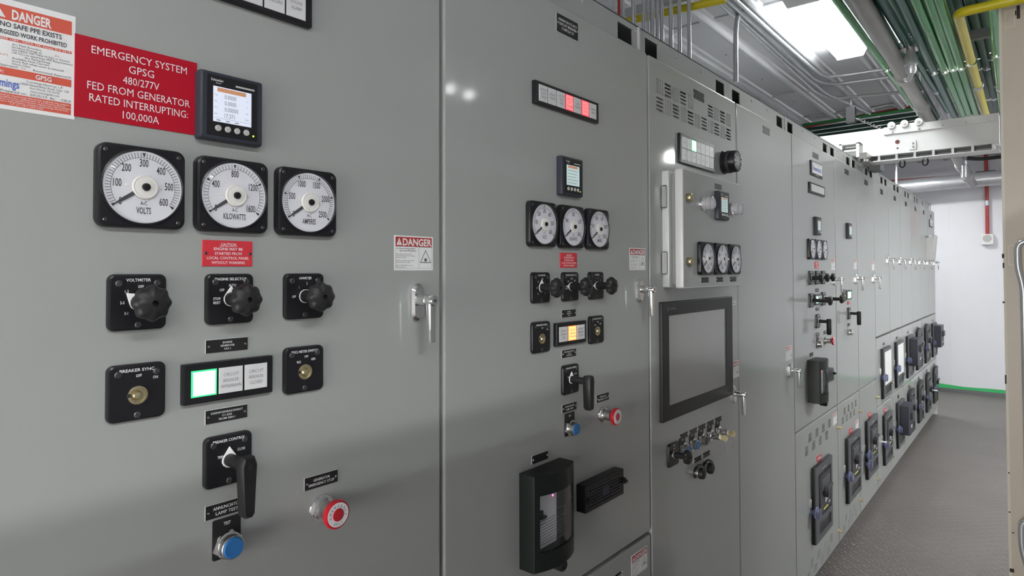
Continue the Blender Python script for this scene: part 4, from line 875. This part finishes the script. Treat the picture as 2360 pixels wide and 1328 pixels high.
# yellow conduit turning across the aisle
A = (2.594, -0.691, 2.92); B = (5.018, -0.672, 2.92); E = (A[0]-0.02, -1.25, 2.92)
d = (Vector(B)-Vector(A)).normalized()
conduit('conduit', 'yellow conduit that turns sharply across to the beige door', [tuple(Vector(B)+d*0.6), A, E], 0.022, YEL, rad=0.045, clamps=[on(A, B, 0.36)], couplings=[on(A, B, 0.62)], group=OG)
# sprinkler main
A = (2.146, -0.377, 2.92); B = (4.842, -0.322, 2.92)
t = thing('sprinkler_main', 'thick grey sprinkler main running between the green conduits', 'pipe', A)
d = (Vector(B)-Vector(A)).normalized(); L = (Vector(B)-Vector(A)).length
part('pipe', U(PIPEG).tube([-d*1.8, d*(L+0.5)], 0.040, 20), t)
for k in (0.52, 0.86): part('coupling', U(PIPEG).tube([d*(L*k-0.07), d*(L*k-0.06), d*(L*k+0.06), d*(L*k+0.07)], [0.040, 0.050, 0.050, 0.040], 20), t, 'grooved pipe coupling')
# sprinkler head in its guard
sp = (3.098, -0.441, 2.86)
t = thing('fire_sprinkler', 'brass sprinkler head in a wire guard beside the grey main', 'sprinkler', sp)
part('fitting', U(GALV).lathe(0, 0, [(0.020, -0.05), (0.027, -0.03), (0.027, -0.005), (0.033, 0.0), (0.033, 0.04), (0.026, 0.055), (0.020, 0.085)], 20), t)
part('plate', U(STEEL).lathe(0, 0, [(0.055, 0.085), (0.055, 0.088)], 20), t)
part('frame', U(BRASS).tube(arc([(-0.012, 0, 0.085), (-0.016, 0, 0.115), (0, 0, 0.14), (0.016, 0, 0.115), (0.012, 0, 0.085)], 0.02), 0.004, 8).tube([(0, 0, 0.088), (0, 0, 0.14)], 0.004, 8).lathe(0, 0, [(0.017, 0.14), (0.017, 0.143)], 16), t, 'brass frame')
g = U(GALV)
for k in range(8):
    a = PI*k/4; ca, sa = math.cos(a), math.sin(a)
    g.tube(arc([(0.055*ca, 0.055*sa, 0.088), (0.060*ca, 0.060*sa, 0.135), (0.030*ca, 0.030*sa, 0.165)], 0.02, 3), 0.0022, 6)
for rr_, zz in ((0.060, 0.125), (0.030, 0.165)): g.tube([(rr_*math.cos(2*PI*k/20), rr_*math.sin(2*PI*k/20), zz) for k in range(21)], 0.0022, 6)
part('guard', g, t, 'wire guard')
part('drop', U(GALV).tube([(0, 0, -0.045), (0.015, 0.012, -0.075), (0.05, 0.03, -0.06)], 0.014, 10), t)
# struts
t = solo('strut_channel', U(GALVD).box(-0.02, 0.02, -1.5, 0.0, 0.0, 0.05), 'dark steel strut crossing above the green conduits', 'strut', (3.333, -0.439, 3.00))
t = solo('hanger_rod', U(STEEL).tube([(0, 0, 0), (0, 0, 0.45)], 0.008, 10).lathe(0, 0, [(0.016, -0.01), (0.016, 0.03)], 10), 'short steel hanger rod above the grey sprinkler main', 'rod', (4.121, -0.365, 2.95))
# conduits rising from the cabinet tops behind the cap
YV = 0.36
vs = [(1414.5, 'steel', 7, GALV), (1427, 'dark red', 7, REDP), (1436, 'steel', 8, GALV), (1460, 'steel', 11, GALV), (1484, 'steel', 10, GALV), (1493, 'steel', 7, GALV), (1504, 'steel', 11, GALV), (1515, 'steel', 9, GALV), (1525, 'steel', 10, GALV), (1546, 'steel', 10, GALV), (1566, 'steel', 9, GALV), (1588, 'steel', 9, GALV)]
VX = [1.311, 1.354, 1.386, 1.475, 1.568, 1.605, 1.650, 1.697, 1.740, 1.835, 1.929, 2.039]
OD2 = ['first', 'second', 'third', 'fourth', 'fifth', 'sixth', 'seventh', 'eighth', 'ninth', 'tenth', 'eleventh', 'last']
ns = 0
for (px, c, wd, m), x in zip(vs, VX):
    dep = (x+0.9128)*0.766+(0.9554+YV)*0.642; r = wd/1446*dep/2
    if c == 'steel': ns += 1
    conduit('conduit', 'dark red vertical conduit rising behind the cabinet tops' if c != 'steel' else '%s from the left of the upright steel conduits rising behind the cabinet tops' % OD2[ns-1].replace('last', 'eleventh'), [(x, YV, 2.53), (x, YV, 3.33)], r, m, group='upright conduits behind the cabinet tops')
conduit('conduit', 'upright steel conduit with a swept bend at its top', [(2.666, 0.360, 2.823), (2.672, 0.360, 3.182), (4.150, 0.750, 3.981)], 0.0135, GALV, rad=0.22, group='upright conduits behind the cabinet tops')
# yellow pipe and strut crossing high behind the upright conduits
conduit('conduit', 'yellow conduit crossing high behind the upright steel conduits', [(2.088, 0.751, 3.10), (2.165, 0.223, 3.10)], 0.020, YEL)
solo('strut_channel', U(GALV).box(-0.02, 0.02, -0.75, 0.75, 0.0, 0.04), 'pale steel strut just above the yellow conduit behind the upright conduits', 'strut', (2.105, 0.455, 3.13))
# four conduits strapped to the ceiling, bending across
ZT = 3.285
cl = [([(2.488, 0.425), (3.946, 0.468), (4.920, 0.495), (5.244, 0.453), (5.424, -0.094)], 'nearest the upright conduits'),
      ([(2.554, 0.382), (3.618, 0.391), (4.513, 0.405), (4.776, 0.351), (4.865, -0.128)], 'second from the upright conduits'),
      ([(2.589, 0.341), (3.463, 0.345), (4.281, 0.340), (4.542, 0.319), (4.618, -0.150)], 'third from the upright conduits'),
      ([(2.518, 0.407), (3.765, 0.435), (5.040, 0.437), (5.702, 0.330), (6.081, 0.290)], 'curving down to the far red conduit')]
for pts, l in cl: conduit('conduit', 'steel conduit strapped to the ceiling, %s' % l, [(x, y, ZT) for x, y in pts], 0.0125, GALV, rad=0.22, group='steel conduits strapped to the ceiling')
# far crossing conduits
FG = 'far conduits crossing below the ceiling'
conduit('conduit', 'red conduit crossing at the far end just below the ceiling', [(6.3, 0.973, 3.293), (6.3, -0.100, 3.344)], 0.018, REDP, group=FG)
conduit('conduit', 'green conduit crossing at the far end, upper of two', [(6.25, 0.959, 3.301), (6.25, -0.088, 3.306)], 0.016, GREEN, group=FG)
for i in range(4): conduit('conduit', '%s of the dark green conduits stacked at the far end above the white beam' % OD2[i], [(6.4, *(1.000, 3.281)[:1], (1.000, 3.281)[1]-0.045*i), (6.4, *(-0.159, 3.290)[:1], (-0.159, 3.290)[1]-0.045*i)], 0.018, GREEND, group=FG)
conduit('conduit', 'slim bright conduit slanting from the cabinet tops toward the far conduits', [(6.1, 1.022, 3.363), (6.1, 0.350, 3.333), (6.1, 0.096, 3.350), (6.1, 0.032, 3.288)], 0.012, GALV, rad=0.1, group=FG)

# ---------------------------------------------------------------- white beam with rollers across the row
XB = 4.3
t = thing('crane_beam', 'white painted steel beam crossing over the cabinet row', 'beam', (XB, 0, 2.585))
part('web', U(BEAMW).box(0.0, 0.10, -0.775, 1.15, 0.0, 0.185), t)
part('lower_flange', U(BEAMW).box(-0.012, 0.16, -0.775, 0.05, -0.012, 0.0).box(-0.012, 0.16, -0.775, -0.02, -0.055, -0.048).box(0.15, 0.16, -0.775, -0.02, -0.055, 0.0), t)
for i in range(7): part('rung', U(GALV).box(-0.01, 0.15, -0.09-0.11*i, -0.075-0.11*i, -0.050, -0.013), t)
part('top_angle', U(BEAMW).box(-0.014, 0.0, -0.775, -0.115, 0.135, 0.187), t)
for y in (-0.17, -0.33, -0.47, -0.60, -0.72): part('bolt', U(STEEL).tube([(-0.014, y, 0.150), (-0.022, y, 0.150)], 0.007, 8), t)
part('red_mark', U(DKRED).tube([(-0.0005, -0.198, 0.075), (-0.002, -0.198, 0.075)], 0.0145, 18), t, 'dark red round mark')
part('red_mark', U(DKRED).tube([(-0.0005, -0.198, 0.029), (-0.002, -0.198, 0.029)], 0.0065, 14), t, 'small dark red dot')
br = part('bracket', U(BEAMW).box(-0.012, 0.0, -0.312, -0.270, 0.006, 0.072), t)
for zz in (0.028, 0.052): part('bolt', U(STEEL).tube([(-0.012, -0.295, zz), (-0.019, -0.295, zz)], 0.006, 8), br)
part('roller_rail', U(BEAMW).box(-0.010, 0.02, -0.365, -0.155, 0.180, 0.197), t)
for y in (-0.165, -0.245, -0.330):
    r_ = part('roller', U(BEAMW).tube([(-0.030, y, 0.196), (-0.008, y, 0.196)], 0.024, 22), t)
    part('axle', U(STEEL).tube([(-0.036, y, 0.196), (-0.029, y, 0.196)], 0.010, 14), r_)
for y in (-0.215, -0.355): part('cable_loop', U(RUBBER).tube([(0.08+0.012*math.cos(a), y+0.018*math.cos(a), -0.075+0.026*math.sin(a)) for a in [2*PI*k/18 for k in range(19)]], 0.0045, 8), t, 'black cable loop')
t = thing('trolley_bracket', 'bright steel trolley bracket standing on the cabinet tops under the white beam', 'bracket', (4.10, 0.0, 2.545))
part('yoke', U(BEAMW).box(-0.02, 0.10, 0.005, 0.025, 0.0, 0.105).box(-0.02, 0.10, 0.115, 0.135, 0.0, 0.105).box(-0.02, 0.10, 0.005, 0.135, 0.098, 0.112), t)
part('wheel', U(STEEL).tube([(0.04, 0.03, 0.045), (0.04, 0.11, 0.045)], 0.038, 24), t)
part('arm', U(STEEL).box(-0.01, 0.50, -0.040, 0.010, -0.012, 0.030).tube([(0.05, -0.015, 0.02), (0.05, -0.015, -0.03)], 0.026, 18), t)
part('end_block', U(GALVD).box(0.40, 0.56, -0.055, 0.02, -0.045, 0.035), t)
t = thing('limit_switch', 'dark limit switch with coiled lead standing on the white beam', 'switch', (4.35, 0.107, 2.851))
part('body', U(CHAR).box(-0.03, 0.03, -0.03, 0.03, 0.0, 0.12), t)
part('rod', U(GALVD).tube([(0, 0, 0.10), (0, 0, 0.17)], 0.008, 8), t)
part('spring', U(STEEL).tube([(0.0, -0.03-0.006*k+0.012*math.sin(k*1.9), 0.04-0.004*k+0.012*math.cos(k*1.9)) for k in range(30)], 0.003, 6), t)

# ---------------------------------------------------------------- back wall
t = thing('duct_pipe', 'large silver duct pipe crossing in front of the back wall', 'pipe', (9.6, 0, 0))
A = Vector((0, 0.529, 2.938)); B = Vector((0, -0.651, 2.965)); e = (A-B).normalized()
part('pipe', U(GALV).tube([A+e*0.6, B-e*0.8], 0.098, 28), t)
t = thing('branch_pipe', 'grey branch pipe with couplings slanting down to the silver duct', 'pipe', (0, 0, 0))
A = Vector((7.9, -0.228, 3.105)); B = Vector((9.5, -0.300, 2.889)); A2 = Vector((7.0, -0.204, 3.161))
part('pipe', U(PIPEG).tube([A2, A, B], 0.052, 18), t)
for k in (0.40, 0.72): q = A+(B-A)*k; d = (B-A).normalized(); part('coupling', U(PIPEG).tube([q-d*0.08, q-d*0.07, q+d*0.07, q+d*0.08], [0.052, 0.066, 0.066, 0.052], 18), t)
t = thing('fire_sprinkler', 'small upright sprinkler fitting under the white beam beside the branch pipe', 'sprinkler', (8.3, -0.303, 2.945))
part('fitting', U(GALV).lathe(0, 0, [(0.028, -0.10), (0.028, 0.05), (0.036, 0.055), (0.036, 0.10), (0.02, 0.12)], 18), t)
part('guard', U(CHROME).tube([(0.045*math.cos(2*PI*k/16), 0.045*math.sin(2*PI*k/16), 0.15) for k in range(17)], 0.006, 6).tube([(-0.045, 0, 0.15), (0, 0, 0.12), (0.045, 0, 0.15)], 0.006, 6).tube([(0, -0.045, 0.15), (0, 0, 0.12), (0, 0.045, 0.15)], 0.006, 6), t)
conduit('cable', 'black cable sagging from the sprinkler fitting to the beige door', [(8.3, -0.330, 3.072), (8.3, -0.466, 3.046), (8.3, -0.700, 3.054)], 0.022, RUBBER, 'cable', rad=0.3)
conduit('conduit', 'red conduit running level along the back wall above the silver duct', [(9.96, 0.850, 3.075), (9.96, -0.356, 3.072)], 0.022, REDP, group='red conduits on the back wall')
conduit('conduit', 'short red conduit stub right of the grey junction box', [(9.96, -0.486, 3.064), (9.96, -0.697, 3.061)], 0.022, REDP, group='red conduits on the back wall')
conduit('conduit', 'vertical red conduit dropping into the grey junction box from above', [(9.96, -0.425, 3.530), (9.96, -0.429, 3.094)], 0.022, REDP, group='red conduits on the back wall')
conduit('conduit', 'vertical red conduit running down to the white wall speaker', [(9.96, -0.431, 2.955), (9.96, -0.430, 2.221)], 0.022, REDP, couplings=[(9.96, -0.429, 2.666)], group='red conduits on the back wall')
t = thing('junction_box', 'grey junction box joining the red conduits on the back wall', 'box', (9.96, -0.423, 3.047))
part('box', U(CHAR2).box(-0.06, 0.035, -0.11, 0.11, -0.075, 0.06), t)
for q in (-1, 1): part('connector', U(STEEL).tube([(0, q*0.11, 0.02), (0, q*0.16, 0.02)], 0.032, 14), t)
t = thing('wall_speaker', 'white square wall speaker with round grille below the red conduit', 'speaker', (10.0, -0.427, 2.169))
g = U(STICK); k0 = len(g.v); g.plate(0, 0, 0.135, 0.130, 0.0, 0.07, 0.008, 0.006); g.plate(0, -0.072, 0.13, 0.014, 0.0, 0.075, 0.003)
W2 = lambda g: g.v.__setitem__(slice(0, None), [(-c, -a, b) for a, b, c in g.v])
W2(g); part('body', g, t)
g = U(BUTTON).lathe(0, 0.004, [(0.052, 0.069), (0.050, 0.074), (0.048, 0.072), (0.02, 0.073)], 32); W2(g); part('grille', g, t)
conduit('hanger_rod', 'white suspension rod hanging above the left end of the silver duct', [(9.2, 0.527, 3.448), (9.2, 0.535, 2.892)], 0.014, BEAMW, 'rod')

# ---------------------------------------------------------------- beige steel door standing open at the right edge
XD = 2.72
t = thing('steel_door', 'tall beige steel door leaf with chipped edge at the right edge of the photo', 'door', (XD, -0.836, 0))
part('leaf', U(BEIGE).box(0.0, 0.045, -0.95, 0.0, 0.02, 3.14), t)
part('worn_edge', U(BEIGEL).box(-0.002, 0.0, -0.009, 0.001, 0.02, 3.14), t, 'paler worn edge')
part('seam', U(CHIP).box(-0.0015, 0.0, -0.106, -0.101, 1.93, 3.0), t, 'dark vertical seam')
yl = lambda v: v - (-0.836)
for (a, b), (c, d) in (((-0.853, 1.851), (-0.896, 1.761)), ((-0.857, 2.925), (-0.894, 2.842))):
    part('mounting_pad', U(BEIGEL).box(-0.004, 0.0, yl(c), yl(a), d, b).use(BEIGE).box(-0.0055, -0.003, yl(c)+0.004, yl(a)-0.004, d+0.004, b-0.004), t, 'welded pad')
def loop_handle(p, q, g=None):
    (a, b), (c, d) = p, q; a = yl(a); dx = -0.05
    y2 = a-0.085
    return U(GALV).tube(arc([(dx*0.6, a-0.020, d+0.0), (dx, a-0.018, b-0.20), (dx, a, b-0.12), (dx, a, b), (dx, y2, b)], 0.045, 6)+[Vector((dx, y2, d)), Vector((dx*0.6, a-0.020, d))], 0.0125, 12)
part('lock_rod', loop_handle((-0.887, 1.867), (-0.883, 0.788)), t, 'galvanized lock rod handle')
part('lock_rod', loop_handle((-0.882, 0.637), (-0.882, 0.425)), t, 'galvanized lock rod handle')
part('bolt', U(BEIGEL).tube([(0, yl(-0.894), 1.86), (-0.022, yl(-0.894), 1.86)], 0.014, 12), t)
g = U(CHIP)
for (a, b), (c, d) in (((-0.835, 1.803), (0.004, 0.010)), ((-0.836, 1.760), (0.003, 0.012)), ((-0.834, 1.592), (0.004, 0.004)), ((-0.841, 0.822), (0.003, 0.003)), ((-0.841, 0.646), (0.003, 0.003)), ((-0.836, 1.242), (0.003, 0.02)), ((-0.845, 0.386), (0.008, 0.008)), ((-0.906, 2.906), (0.006, 0.03)), ((-0.895, 2.905), (0.004, 0.01)), ((-0.852, 0.556), (0.004, 0.002))):
    g.box(-0.0035, 0.0, yl(a)-c, yl(a)+c, b-d, b+d)
part('paint_chip', g, t, 'dark paint chips')
